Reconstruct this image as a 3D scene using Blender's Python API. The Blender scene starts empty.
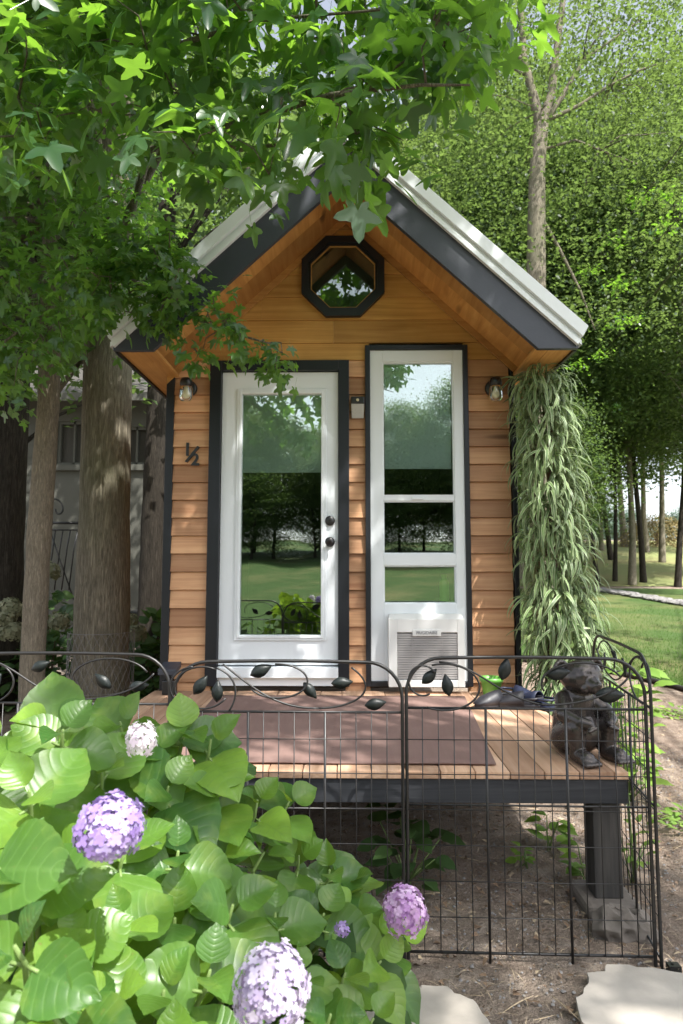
import bpy, math, random
import numpy as np
from mathutils import Vector, Matrix
from mathutils import noise as mnoise

R = math.radians
C = bpy.context.scene.collection
random.seed(7)
rng = np.random.default_rng(11)

# ------------------------------------------------------------------ camera maths
CAMZ = 1.38; FPX = 640.0; PITCH = R(5.0); YAW = R(0.76)
def at(px, py, Y):
    """world point on the ray through a photograph pixel, at depth Y"""
    u = (px - 341.5) / FPX; v = (512 - py) / FPX
    cy, sy, cp, sp = math.cos(YAW), math.sin(YAW), math.cos(PITCH), math.sin(PITCH)
    d = (-sy*cp + u*cy + v*sy*sp, cy*cp + u*sy - v*cy*sp, sp + v*cp)
    t = Y / d[1]
    return Vector((d[0]*t, Y, CAMZ + d[2]*t))
def hgt(x, y):
    if y < -4: return .085*min(-4-y, 42)
    if y < 8: return 0.0
    if y < 27: return .03*(y-8)
    if y < 62: return .57 + .1*(y-27)
    return 4.07 - .01*(y-62)

# ------------------------------------------------------------------ materials
def newmat(name):
    m = bpy.data.materials.new(name); m.use_nodes = True
    nt = m.node_tree; nt.nodes.clear()
    return m, nt, nt.nodes, nt.links
def nd(nt, t, **kw):
    n = nt.nodes.new(t)
    for k, v in kw.items():
        if k.startswith('i_'):
            n.inputs[k[2:].replace('_', ' ')].default_value = v
        else: setattr(n, k, v)
    return n
def ramp(nt, stops, fac):
    r = nt.nodes.new('ShaderNodeValToRGB'); e = r.color_ramp.elements
    while len(e) < len(stops): e.new(.5)
    for i, (p, c) in enumerate(stops):
        e[i].position = p; e[i].color = (*c, 1) if len(c) == 3 else c
    nt.links.new(fac, r.inputs[0]); return r.outputs[0]
def mapped(nt, scale=(1,1,1), coord='Object', rot=(0,0,0)):
    tc = nt.nodes.new('ShaderNodeTexCoord'); mp = nt.nodes.new('ShaderNodeMapping')
    mp.inputs['Scale'].default_value = scale; mp.inputs['Rotation'].default_value = rot
    nt.links.new(tc.outputs[coord], mp.inputs[0]); return mp.outputs[0]
def noise(nt, vec, scale, detail=4, rough=.55, dist=0):
    n = nt.nodes.new('ShaderNodeTexNoise')
    n.inputs['Scale'].default_value = scale; n.inputs['Detail'].default_value = detail
    n.inputs['Roughness'].default_value = rough; n.inputs['Distortion'].default_value = dist
    nt.links.new(vec, n.inputs['Vector']); return n.outputs['Fac']
def mixc(nt, fac, a, b, mode='MIX'):
    m = nt.nodes.new('ShaderNodeMix'); m.data_type = 'RGBA'; m.blend_type = mode
    for s, v in ((0, fac), (6, a), (7, b)):
        if hasattr(v, 'links') or isinstance(v, bpy.types.NodeSocket): nt.links.new(v, m.inputs[s])
        else: m.inputs[s].default_value = v if s == 0 else (*v, 1)
    return m.outputs[2]
def math_(nt, op, a, b=None, c=None):
    m = nt.nodes.new('ShaderNodeMath'); m.operation = op
    for i, v in enumerate((a, b, c)):
        if v is None: continue
        if isinstance(v, bpy.types.NodeSocket): nt.links.new(v, m.inputs[i])
        else: m.inputs[i].default_value = v
    return m.outputs[0]
def attr(nt, name='rnd'):
    a = nt.nodes.new('ShaderNodeAttribute'); a.attribute_name = name; return a.outputs['Fac']
def finish(nt, col, rough=.6, metal=0, bump=None, bstr=.3, bdist=.01, spec=.5, trans=None, tcol=None, coat=0):
    b = nt.nodes.new('ShaderNodeBsdfPrincipled')
    if isinstance(col, bpy.types.NodeSocket): nt.links.new(col, b.inputs['Base Color'])
    else: b.inputs['Base Color'].default_value = (*col, 1)
    if isinstance(rough, bpy.types.NodeSocket): nt.links.new(rough, b.inputs['Roughness'])
    else: b.inputs['Roughness'].default_value = rough
    b.inputs['Metallic'].default_value = metal
    b.inputs['Specular IOR Level'].default_value = spec
    b.inputs['Coat Weight'].default_value = coat
    if bump is not None:
        bp = nt.nodes.new('ShaderNodeBump'); bp.inputs['Strength'].default_value = bstr
        bp.inputs['Distance'].default_value = bdist
        nt.links.new(bump, bp.inputs['Height']); nt.links.new(bp.outputs[0], b.inputs['Normal'])
    out = nt.nodes.new('ShaderNodeOutputMaterial'); sh = b.outputs[0]
    if trans:
        t = nt.nodes.new('ShaderNodeBsdfTranslucent')
        if isinstance(tcol, bpy.types.NodeSocket): nt.links.new(tcol, t.inputs[0])
        else: t.inputs[0].default_value = (*tcol, 1)
        mx = nt.nodes.new('ShaderNodeMixShader'); mx.inputs[0].default_value = trans
        nt.links.new(sh, mx.inputs[1]); nt.links.new(t.outputs[0], mx.inputs[2]); sh = mx.outputs[0]
    nt.links.new(sh, out.inputs[0])

def m_plain(name, col, rough=.6, metal=0, var=.12, sc=6, bstr=.15, spec=.5, fine=60):
    m, nt, N, L = newmat(name); v = mapped(nt)
    n = noise(nt, v, sc, 5); n2 = noise(nt, v, fine, 3)
    c = mixc(nt, n, tuple(k*(1-var) for k in col), tuple(min(1, k*(1+var)) for k in col))
    rr = math_(nt, 'MULTIPLY_ADD', n2, .25, rough-.12)
    finish(nt, c, rr, metal, n2, bstr, .003, spec); return m
def m_wood(name, cols, grain=(1.2, 30, 30), rough=.6, bstr=.25, attrvar=True, knots=True):
    """cols: dark, mid, light; grain runs along the small-scale axis; per-board tint from attribute rnd"""
    m, nt, N, L = newmat(name); v = mapped(nt, grain)
    a = attr(nt)
    # offset grain per board
    cmb = nt.nodes.new('ShaderNodeCombineXYZ'); k = math_(nt, 'MULTIPLY', a, 37.0)
    for i in range(3): L.new(k, cmb.inputs[i])
    ad = nt.nodes.new('ShaderNodeVectorMath'); ad.operation = 'ADD'; L.new(v, ad.inputs[0]); L.new(cmb.outputs[0], ad.inputs[1])
    g = noise(nt, ad.outputs[0], 1.0, 6, .6, .6)
    base = ramp(nt, [(.28, cols[0]), (.5, cols[1]), (.72, cols[2])], g)
    if knots:
        v2 = mapped(nt, tuple(min(q, 9.0)*.5 for q in grain))
        vo = nt.nodes.new('ShaderNodeTexVoronoi'); vo.inputs['Scale'].default_value = 1.0
        L.new(v2, vo.inputs['Vector'])
        kf = ramp(nt, [(.0, (1,1,1)), (.055, (.75,.75,.75)), (.11, (0,0,0))], vo.outputs['Distance'])
        base = mixc(nt, kf, base, tuple(q*.35 for q in cols[0]))
    blot = noise(nt, mapped(nt), 2.3, 3)
    base = mixc(nt, ramp(nt, [(.4, (0,0,0)), (.75, (.45,.45,.45))], blot), base, tuple(q*.6 for q in cols[0]))
    tint = ramp(nt, [(0, (.66,.62,.60)), (.5, (1,1,1)), (1, (1.25,1.24,1.22))], a)
    if attrvar: base = mixc(nt, 1.0, base, tint, 'MULTIPLY')
    finish(nt, base, rough, 0, g, bstr, .004, .35); return m
def m_leaf(name, dark, light, tcol, trans=.35, rough=.42, spec=.45, veins=False, vein_col=None):
    m, nt, N, L = newmat(name); a = attr(nt)
    c = ramp(nt, [(0, dark), (.75, tuple((p+q)/2 for p, q in zip(dark, light))), (1, light)], a)
    tc = ramp(nt, [(0, tuple(k*.75 for k in tcol)), (1, tuple(min(1, k*1.2) for k in tcol))], a)
    bump = None
    if veins:
        uv = nt.nodes.new('ShaderNodeUVMap'); sp = nt.nodes.new('ShaderNodeSeparateXYZ'); L.new(uv.outputs[0], sp.inputs[0])
        s = math_(nt, 'ABSOLUTE', math_(nt, 'MULTIPLY_ADD', sp.outputs[0], 2.0, -1.0))
        ph = math_(nt, 'SUBTRACT', math_(nt, 'MULTIPLY', sp.outputs[1], 7.0), math_(nt, 'MULTIPLY', math_(nt, 'POWER', s, 1.4), 1.9))
        fr = math_(nt, 'ABSOLUTE', math_(nt, 'MULTIPLY_ADD', math_(nt, 'FRACT', ph), 2.0, -1.0))   # 1 at veins, 0 between
        v1 = math_(nt, 'GREATER_THAN', fr, .9)
        v1s = ramp(nt, [(.72, (0,0,0)), (.97, (1,1,1))], fr)
        mid = ramp(nt, [(0, (1,1,1)), (.05, (.7,.7,.7)), (.09, (0,0,0))], s)
        vv = mixc(nt, mid, v1s, (1,1,1))
        vfac = math_(nt, 'MULTIPLY', vv, .16)
        n = noise(nt, mapped(nt), 45, 3)
        c = mixc(nt, math_(nt, 'MULTIPLY', n, .5), c, tuple(k*.7 for k in dark))
        mot = noise(nt, mapped(nt), 14, 4, .6)
        c = mixc(nt, ramp(nt, [(.52, (0,0,0)), (.75, (.42,.42,.42))], mot), c, (.30,.38,.07))
        sp_ = noise(nt, mapped(nt), 120, 2)
        c = mixc(nt, ramp(nt, [(.70, (0,0,0)), (.76, (.6,.6,.6))], sp_), c, (.16,.12,.05))
        c = mixc(nt, vfac, c, vein_col)
        tc = mixc(nt, math_(nt, 'MULTIPLY', vv, .35), tc, tuple(k*.6 for k in tcol))
        q = math_(nt, 'SUBTRACT', 1.0, math_(nt, 'POWER', fr, 3.0))
        bump = math_(nt, 'ADD', q, math_(nt, 'MULTIPLY', n, .35))
        finish(nt, c, rough, 0, bump, .3, .0016, spec, trans, tc)
    else:
        finish(nt, c, rough, 0, None, 0, 0, spec, trans, tc)
    return m
def m_bark(name, dark, light, sc=(22, 22, 2.6), moss=None):
    m, nt, N, L = newmat(name); v = mapped(nt, sc)
    n = noise(nt, v, 1.6, 9, .72, 1.2)
    v2 = mapped(nt, (sc[0]*2.2, sc[1]*2.2, sc[2]*1.3)); n2 = noise(nt, v2, 1.4, 6, .65, .6)
    rg = math_(nt, 'ABSOLUTE', math_(nt, 'MULTIPLY_ADD', n2, 2.0, -1.0))
    cr = ramp(nt, [(0, (0,0,0)), (.28, (1,1,1))], rg)
    h = math_(nt, 'ADD', math_(nt, 'MULTIPLY', n, .75), math_(nt, 'MULTIPLY', cr, .32))
    c = ramp(nt, [(.32, dark), (.82, light)], h)
    if moss:
        mn = noise(nt, mapped(nt), 1.1, 4)
        c = mixc(nt, ramp(nt, [(.45, (0,0,0)), (.7, (.55,.55,.55))], mn), c, moss)
    finish(nt, c, .9, 0, h, .9, .02, .2); return m

MT = {}
MT['siding'] = m_wood('cedar_siding', [(.41,.20,.100), (.56,.31,.165), (.66,.40,.225)], (1.3, 28, 34))
MT['gable'] = m_wood('gable_boards', [(.40,.195,.052), (.53,.285,.078), (.62,.36,.115)], (1.3, 28, 34))
MT['soffit'] = m_wood('soffit_boards', [(.40,.185,.050), (.54,.275,.080), (.63,.35,.115)], (2.0, 2.0, 30))
MT['soffitY'] = m_wood('soffit_boards_lengthwise', [(.40,.185,.050), (.54,.275,.080), (.63,.35,.115)], (26, 1.5, 26))
MT['deck'] = m_wood('deck_planks', [(.42,.25,.155), (.55,.355,.235), (.65,.455,.33)], (26, 1.3, 26), .75, .35)
MT['ledge'] = m_wood('plank_edge', [(.36,.17,.07), (.48,.25,.11), (.58,.33,.16)], (1.3, 26, 26), .75, .35)
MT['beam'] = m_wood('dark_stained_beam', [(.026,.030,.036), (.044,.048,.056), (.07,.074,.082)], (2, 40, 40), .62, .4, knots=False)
MT['post'] = m_wood('dark_stained_post', [(.034,.033,.033), (.058,.055,.052), (.095,.088,.08)], (40, 40, 2), .7, .5, knots=False)
MT['trim'] = m_plain('black_trim_paint', (.009,.011,.016), .42, var=.2, spec=.5)
MT['fascia'] = m_plain('blue_black_fascia', (.040,.045,.060), .42, var=.25, sc=3, spec=.55)
MT['roofmetal'] = m_plain('white_roof_metal', (.77,.81,.83), .38, var=.05, sc=2, spec=.5)
MT['white'] = m_plain('white_paint', (.76,.80,.83), .42, var=.04, sc=3, bstr=.06)
MT['vinyl'] = m_plain('white_vinyl', (.76,.80,.83), .35, var=.03, sc=3, bstr=.04)
MT['acwhite'] = m_plain('air_conditioner_plastic', (.70,.705,.69), .45, var=.04, bstr=.05)
MT['acgrille'] = m_plain('air_conditioner_louvre', (.33,.32,.315), .5, var=.1, bstr=.05)
MT['acfin'] = m_plain('cooling_fins', (.20,.19,.185), .5, var=.2)
MT['badge'] = m_plain('badge_lettering', (.28,.28,.30), .4)
MT['blackmetal'] = m_plain('black_metal', (.012,.012,.013), .38, metal=.0, var=.3, sc=30, spec=.6)
MT['fence'] = m_plain('black_coated_wire', (.016,.015,.015), .4, var=.35, sc=25, spec=.55)
MT['leafplate'] = m_plain('pressed_metal_leaf', (.013,.017,.016), .45, var=.4, sc=40, spec=.4, bstr=.5)
MT['shade'] = m_plain('pale_window_shade', (.80,.86,.83), .8, var=.04, sc=2)
MT['room'] = m_plain('dark_room_wall', (.06,.055,.045), .8)
MT['floorin'] = m_plain('indoor_floor', (.10,.06,.035), .6)
MT['rug'] = None
MT['bronze'] = m_plain('dark_bronze', (.070,.060,.056), .24, metal=.5, var=.5, sc=14, bstr=.12, spec=.6, fine=40)
MT['potgreen'] = m_plain('green_glaze', (.11,.32,.05), .4, var=.1)
MT['soil'] = m_plain('potting_soil', (.05,.035,.025), .95, var=.5, sc=60, bstr=1)
MT['clog'] = m_plain('charcoal_rubber', (.022,.022,.028), .5, var=.2)
MT['navy'] = m_plain('navy_rubber', (.013,.018,.042), .5, var=.2)
MT['insole'] = m_plain('pale_insole', (.30,.33,.40), .6)
MT['concrete'] = m_plain('weathered_concrete', (.15,.13,.112), .95, var=.35, sc=12, bstr=.9, fine=45)
MT['flag'] = m_plain('pale_flagstone', (.40,.365,.32), .85, var=.42, sc=5, bstr=.5, fine=30)
MT['rubble'] = m_plain('grey_rubble', (.22,.21,.205), .9, var=.4, sc=4, bstr=.8)
MT['iron'] = m_plain('wrought_iron', (.012,.012,.013), .5, var=.3)
MT['houseback'] = m_plain('shade_darkened_beige', (.08,.08,.066), .85, var=.12, sc=1.5)  # beige taken much darker so the deep shade sits in the colour
MT['roofdark'] = m_plain('asphalt_shingle', (.06,.055,.05), .9, var=.3, sc=20)
MT['petal'] = None
MT['bulb'] = m_plain('cream_bulb', (.75,.68,.48), .4, var=.02)
MT['solarwhite'] = m_plain('grey_lens', (.42,.42,.40), .3, var=.08)
MT['tan'] = m_plain('tan_shrub_leaf', (.28,.22,.09), .8, var=.3)
MT['bottle'] = m_plain('green_bottle_plastic', (.18,.55,.03), .3, var=.05)
MT['edging'] = m_plain('black_edging', (.02,.02,.02), .7)
MT['dead'] = m_plain('dry_straw', (.38,.30,.20), .9, var=.4, sc=90)
MT['deadleaf'] = m_plain('brown_dead_leaf', (.16,.105,.065), .85, var=.5, sc=40)
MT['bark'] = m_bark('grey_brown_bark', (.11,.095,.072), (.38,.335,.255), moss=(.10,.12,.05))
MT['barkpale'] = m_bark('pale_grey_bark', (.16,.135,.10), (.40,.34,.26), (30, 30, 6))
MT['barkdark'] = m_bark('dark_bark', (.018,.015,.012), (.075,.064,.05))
MT['stem'] = m_plain('green_stem', (.16,.24,.07), .6)
MT['twig'] = m_plain('brown_twig', (.14,.09,.06), .7)
MT['sweet'] = m_leaf('sweetgum_leaf', (.030,.078,.040), (.070,.150,.050), (.28,.54,.045), .46, .32, .6)
MT['treeA'] = m_leaf('forest_leaf', (.018,.042,.018), (.11,.155,.050), (.20,.30,.065), .42, .5, .35)
MT['treeB'] = m_leaf('deep_forest_leaf', (.022,.050,.024), (.095,.145,.050), (.19,.30,.065), .44, .5, .35)
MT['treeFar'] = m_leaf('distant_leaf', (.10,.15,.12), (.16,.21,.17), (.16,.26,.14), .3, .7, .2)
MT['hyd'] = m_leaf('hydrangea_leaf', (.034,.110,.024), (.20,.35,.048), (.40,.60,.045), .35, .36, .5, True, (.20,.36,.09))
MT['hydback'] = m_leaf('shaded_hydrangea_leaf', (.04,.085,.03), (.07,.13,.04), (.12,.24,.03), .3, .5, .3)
MT['lime'] = m_leaf('lime_leaf', (.15,.27,.05), (.28,.41,.09), (.30,.48,.06), .35, .5, .3)
MT['weed'] = m_leaf('weed_leaf', (.12,.22,.04), (.25,.38,.07), (.25,.45,.05), .35, .5, .3)
MT['grassblade'] = m_leaf('grass_blade', (.06,.13,.025), (.13,.22,.05), (.15,.32,.04), .3, .6, .25)
MT['cream'] = m_leaf('cream_petal', (.17,.18,.11), (.30,.30,.20), (.25,.26,.15), .3, .7, .2)

def petal(name, a, b, c):
    m, nt, N, L = newmat(name); v = attr(nt)
    col = ramp(nt, [(0, a), (.55, b), (1, c)], v)
    finish(nt, col, .65, 0, None, 0, 0, .25, .3, col); return m
MT['petal_purple'] = petal('purple_petal', (.30,.20,.48), (.43,.32,.60), (.58,.50,.73))
MT['petal_pink'] = petal('pink_lilac_petal', (.46,.24,.54), (.62,.40,.66), (.76,.60,.79))
MT['petal_pale'] = petal('pale_lilac_petal', (.46,.38,.58), (.62,.55,.70), (.76,.72,.80))
MT['petal_white'] = petal('white_pink_petal', (.66,.55,.66), (.80,.74,.78), (.86,.84,.84))

def m_rug():
    m, nt, N, L = newmat('mauve_brown_rug'); v = mapped(nt)
    n = noise(nt, v, 3, 5); w = noise(nt, mapped(nt, (1, 1, 1)), 260, 2)
    st = noise(nt, mapped(nt, (30, 1.5, 1)), 1.5, 3)
    c = mixc(nt, n, (.15,.088,.075), (.23,.15,.13)); c = mixc(nt, math_(nt, 'MULTIPLY', st, .45), c, (.28,.195,.17))
    finish(nt, c, .9, 0, w, .6, .004, .15); return m
MT['rug'] = m_rug()
def m_dirt():
    m, nt, N, L = newmat('dry_dirt'); v = mapped(nt)
    big = noise(nt, v, .9, 6, .6); mid = noise(nt, v, 9, 6, .65); fine = noise(nt, v, 70, 4, .7)
    c = ramp(nt, [(.30, (.21,.165,.13)), (.5, (.38,.31,.25)), (.68, (.53,.45,.375))], mid)
    c = mixc(nt, ramp(nt, [(.45, (0,0,0)), (.7, (.6,.6,.6))], big), c, (.42,.30,.235))
    vo = nt.nodes.new('ShaderNodeTexVoronoi'); vo.inputs['Scale'].default_value = 42; L.new(v, vo.inputs['Vector'])
    c = mixc(nt, math_(nt, 'MULTIPLY', fine, .45), c, (.14,.10,.07))
    c = mixc(nt, ramp(nt, [(.1, (.5,.5,.5)), (.2, (0,0,0))], vo.outputs['Distance']), c, (.5,.43,.35))
    h = math_(nt, 'ADD', mid, math_(nt, 'MULTIPLY', fine, .8))
    finish(nt, c, .95, 0, h, 1.0, .05, .15); return m
def m_grass(name, a, b, c2, dry):
    m, nt, N, L = newmat(name); v = mapped(nt)
    big = noise(nt, v, .35, 4); mid = noise(nt, v, 3.5, 5, .6); fine = noise(nt, v, 45, 4, .7)
    c = mixc(nt, mid, a, b); c = mixc(nt, math_(nt, 'MULTIPLY', fine, .7), c, c2)
    c = mixc(nt, ramp(nt, [(.48, (0,0,0)), (.72, (dry,)*3)], big), c, (.30,.25,.12))
    finish(nt, c, .9, 0, math_(nt, 'ADD', fine, mid), .9, .04, .15); return m
MT['dirt'] = m_dirt()
MT['lawn'] = m_grass('lawn_turf', (.060,.115,.030), (.115,.175,.050), (.038,.072,.022), .5)
MT['field'] = m_grass('dry_field', (.24,.28,.10), (.35,.36,.17), (.17,.20,.07), .7)
def m_glass(name, refl=.24, tint=(.86,.92,.90)):
    m, nt, N, L = newmat(name)
    g = nd(nt, 'ShaderNodeBsdfGlossy'); g.inputs['Roughness'].default_value = .0; g.inputs[0].default_value = (.95,1,.97,1)
    t = nd(nt, 'ShaderNodeBsdfTransparent'); t.inputs[0].default_value = (*tint, 1)
    fr = nd(nt, 'ShaderNodeFresnel'); fr.inputs[0].default_value = 1.5
    f = math_(nt, 'MAXIMUM', fr.outputs[0], refl)
    wv = noise(nt, mapped(nt), 2.5, 1); bp = nd(nt, 'ShaderNodeBump'); bp.inputs['Strength'].default_value = .05; bp.inputs['Distance'].default_value = .02
    L.new(wv, bp.inputs['Height']); L.new(bp.outputs[0], g.inputs['Normal'])
    mx = nd(nt, 'ShaderNodeMixShader'); L.new(f, mx.inputs[0]); L.new(t.outputs[0], mx.inputs[1]); L.new(g.outputs[0], mx.inputs[2])
    o = nd(nt, 'ShaderNodeOutputMaterial'); L.new(mx.outputs[0], o.inputs[0]); return m
MT['glass'] = m_glass('reflective_glass', .25)
MT['glassdark'] = m_glass('dim_gable_glass', .13)
MT['jar'] = m_glass('lantern_glass', .10, (.93,.95,.94))
def m_varieg():
    m, nt, N, L = newmat('variegated_leaf'); a = attr(nt)
    uv = nt.nodes.new('ShaderNodeUVMap'); sp = nt.nodes.new('ShaderNodeSeparateXYZ'); L.new(uv.outputs[0], sp.inputs[0])
    s = math_(nt, 'ABSOLUTE', math_(nt, 'MULTIPLY_ADD', sp.outputs[0], 2.0, -1.0))
    g = ramp(nt, [(0, (.055,.12,.030)), (.6, (.12,.22,.06)), (1, (.22,.32,.11))], a)
    edge = ramp(nt, [(.0, (.0,.0,.0)), (.45, (.15,.15,.15)), (.85, (.7,.7,.7))], s)
    c = mixc(nt, edge, g, (.54,.60,.38))
    finish(nt, c, .45, 0, None, 0, 0, .45, .25, c); return m
MT['varieg'] = m_varieg()
def m_sign(c): return c

# ------------------------------------------------------------------ object helpers
def tag(o, label=None, cat=None, group=None, kind=None):
    if label: o['label'] = label
    if cat: o['category'] = cat
    if group: o['group'] = group
    if kind: o['kind'] = kind
    return o
def empty(name, loc, label=None, cat=None, group=None):
    o = bpy.data.objects.new(name, None); C.objects.link(o); o.location = loc
    o.empty_display_size = .1
    return tag(o, label, cat, group)
def origin_of(p):
    v = Vector((0,0,0))
    while p is not None:
        v += p.location; p = p.parent
    return v
class MB:
    def __init__(s): s.v = []; s.f = []; s.r = []
    def add(s, vs, fs, r=None):
        b = len(s.v); s.v += [tuple(q) for q in vs]; s.f += [tuple(b+i for i in f) for f in fs]
        s.r += [random.random() if r is None else r]*len(fs); return s
    def box(s, x0, x1, y0, y1, z0, z1, r=None):
        return s.add([(x0,y0,z0),(x1,y0,z0),(x1,y1,z0),(x0,y1,z0),(x0,y0,z1),(x1,y0,z1),(x1,y1,z1),(x0,y1,z1)],
                     [(0,3,2,1),(4,5,6,7),(0,1,5,4),(1,2,6,5),(2,3,7,6),(3,0,4,7)], r)
    def prism_y(s, poly, y0, y1, r=None):
        """poly: (x,z) list, extruded along y"""
        n = len(poly); vs = [(x,y0,z) for x,z in poly] + [(x,y1,z) for x,z in poly]
        fs = [tuple(range(n)), tuple(range(2*n-1, n-1, -1))] + [(i, n+i, n+(i+1)%n, (i+1)%n) for i in range(n)]
        return s.add(vs, fs, r)
    def prism_z(s, poly, z0, z1, r=None):
        n = len(poly); vs = [(x,y,z0) for x,y in poly] + [(x,y,z1) for x,y in poly]
        fs = [tuple(range(n-1,-1,-1)), tuple(range(n, 2*n))] + [(i, (i+1)%n, n+(i+1)%n, n+i) for i in range(n)]
        return s.add(vs, fs, r)
    def tube(s, pts, rad, n=8, caps=True, r=None):
        pts = [Vector(p) for p in pts]; m = len(pts)
        rs = [rad]*m if isinstance(rad, (int, float)) else list(rad)
        vs = []; prev = None
        for i, p in enumerate(pts):
            t = (pts[min(i+1, m-1)] - pts[max(i-1, 0)])
            if t.length < 1e-9: t = Vector((0,0,1))
            t.normalize()
            if prev is None:
                a = Vector((0,0,1)) if abs(t.z) < .9 else Vector((1,0,0))
                u = t.cross(a).normalized()
            else:
                u = prev - t*prev.dot(t)
                if u.length < 1e-6: u = t.cross(Vector((1,0,0)))
                u.normalize()
            prev = u; w = t.cross(u)
            for k in range(n):
                an = 2*math.pi*k/n
                vs.append(p + (u*math.cos(an) + w*math.sin(an))*rs[i])
        fs = [(i*n+k, i*n+(k+1)%n, (i+1)*n+(k+1)%n, (i+1)*n+k) for i in range(m-1) for k in range(n)]
        if caps: fs += [tuple(range(n-1,-1,-1)), tuple((m-1)*n+k for k in range(n))]
        return s.add(vs, fs, r)
    def lathe(s, prof, c=(0,0,0), n=24, axis='z', caps=True, r=None):
        vs = []
        for (rr, h) in prof:
            for k in range(n):
                a = 2*math.pi*k/n; x, y = rr*math.cos(a), rr*math.sin(a)
                if axis == 'z': vs.append((c[0]+x, c[1]+y, c[2]+h))
                else: vs.append((c[0]+x, c[1]+h, c[2]-y))
        m = len(prof)
        fs = [(i*n+k, i*n+(k+1)%n, (i+1)*n+(k+1)%n, (i+1)*n+k) for i in range(m-1) for k in range(n)]
        if caps: fs += [tuple(range(n-1,-1,-1)), tuple((m-1)*n+k for k in range(n))]
        return s.add(vs, fs, r)
    def ell(s, c, rad, n=12, m=8, rot=None, jit=0, r=None):
        vs = [];
        for i in range(m+1):
            th = math.pi*i/m
            for k in range(n):
                ph = 2*math.pi*k/n
                v = Vector((math.sin(th)*math.cos(ph)*rad[0], math.sin(th)*math.sin(ph)*rad[1], math.cos(th)*rad[2]))
                if jit: v *= 1 + random.uniform(-jit, jit)
                if rot: v = rot @ v
                vs.append(v + Vector(c))
        fs = [(i*n+k, (i+1)*n+k, (i+1)*n+(k+1)%n, i*n+(k+1)%n) for i in range(m) for k in range(n)]
        return s.add(vs, fs, r)
    def build(s, name, mat, parent=None, smooth=False, bevel=0, weld=False):
        me = bpy.data.meshes.new(name); o0 = origin_of(parent)
        me.from_pydata([(x-o0.x, y-o0.y, z-o0.z) for x,y,z in s.v], [], s.f)
        a = me.attributes.new('rnd', 'FLOAT', 'FACE'); a.data.foreach_set('value', s.r)
        if smooth: me.polygons.foreach_set('use_smooth', [True]*len(me.polygons))
        me.materials.append(MT[mat]); me.update()
        o = bpy.data.objects.new(name, me); C.objects.link(o); o.parent = parent
        if bevel:
            b = o.modifiers.new('Bevel', 'BEVEL'); b.width = bevel; b.segments = 2; b.limit_method = 'ANGLE'
        return o

def copy_tree(o, parent=None):
    c = o.copy(); C.objects.link(c); c.parent = parent
    for ch in list(o.children): copy_tree(ch, c)
    return c

def frames(d, n):
    """rotation matrices with y = d, z ~ n"""
    d = d/np.linalg.norm(d, axis=1, keepdims=True)
    x = np.cross(d, n); x /= (np.linalg.norm(x, axis=1, keepdims=True)+1e-9)
    z = np.cross(x, d)
    return np.stack([x, d, z], axis=2)
def scatter(name, tv, tf, pos, rot, sc, mat, parent=None, uv=None, smooth=True, rnd=None):
    tv = np.asarray(tv, float); tf = np.asarray(tf, int); N = len(pos); V = len(tv); F = len(tf); K = tf.shape[1]
    sc = np.asarray(sc, float).reshape(N, -1)
    if sc.shape[1] == 1: sc = np.repeat(sc, 3, 1)
    loc = tv[None] * sc[:, None, :]
    P = np.einsum('nij,nvj->nvi', rot, loc) + np.asarray(pos)[:, None, :]
    o0 = origin_of(parent); P = P - np.array([o0.x, o0.y, o0.z])
    idx = (tf[None] + (np.arange(N)*V)[:, None, None]).reshape(-1)
    me = bpy.data.meshes.new(name)
    me.vertices.add(N*V); me.vertices.foreach_set('co', P.reshape(-1))
    me.loops.add(len(idx)); me.loops.foreach_set('vertex_index', idx.astype(np.int32))
    me.polygons.add(N*F)
    me.polygons.foreach_set('loop_start', (np.arange(N*F)*K).astype(np.int32))
    me.polygons.foreach_set('loop_total', np.full(N*F, K, np.int32))
    if smooth: me.polygons.foreach_set('use_smooth', np.ones(N*F, bool))
    me.update(calc_edges=True)
    if rnd is None: rnd = rng.random(N)
    a = me.attributes.new('rnd', 'FLOAT', 'FACE'); a.data.foreach_set('value', np.repeat(rnd, F).astype(np.float32))
    if uv is not None:
        ul = me.uv_layers.new(name='UVMap'); uu = np.asarray(uv)[tf.reshape(-1)]
        ul.data.foreach_set('uv', np.tile(uu, (N, 1)).reshape(-1).astype(np.float32))
    me.materials.append(MT[mat]); me.validate()
    o = bpy.data.objects.new(name, me); C.objects.link(o); o.parent = parent
    return o
def rnd_unit(n):
    v = rng.normal(size=(n,3)); return v/np.linalg.norm(v, axis=1, keepdims=True)

# ------------------------------------------------------------------ leaf templates
def t_diamond():
    return [(0,0,0),(.32,.45,.06),(0,1,-.08),(-.32,.45,.06)], [(0,1,2),(0,2,3)]
def t_star():
    pts = [(0,0)]
    spec = [(-62,.78,.30),(-8,.36,0)]
    out = []
    lob = [(-48,.62),(16,.92),(90,1.08),(164,.92),(228,.62)]   # angles
    val = [(-17,.42),(53,.46),(127,.46),(197,.42)]
    seq = []
    for i,(a,r) in enumerate(lob):
        seq += [(a-21, r*.60), (a-12, r*.82), (a, r), (a+12, r*.82), (a+21, r*.60)]
        if i < 4: seq.append((val[i][0], val[i][1]))
    seq = [(-90, .06)] + seq
    vs = [(0,.28,0)]
    for a, r in seq:
        x = r*math.cos(R(a))*.62; y = .28 + r*math.sin(R(a))*.66
        vs.append((x, y, -.16*(x*x + (y-.28)**2)*1.6 + .05*abs(x)))
    n = len(vs)-1
    fs = [(0, 1+i, 1+(i+1)%n) for i in range(n)]
    # petiole as a thin sliver
    b = len(vs)
    vs += [(-.008,-.55,.10),(.008,-.55,.10),(.008,.05,0),(-.008,.05,0)]
    fs += [(b,b+1,b+2),(b,b+2,b+3)]
    return vs, fs
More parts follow.
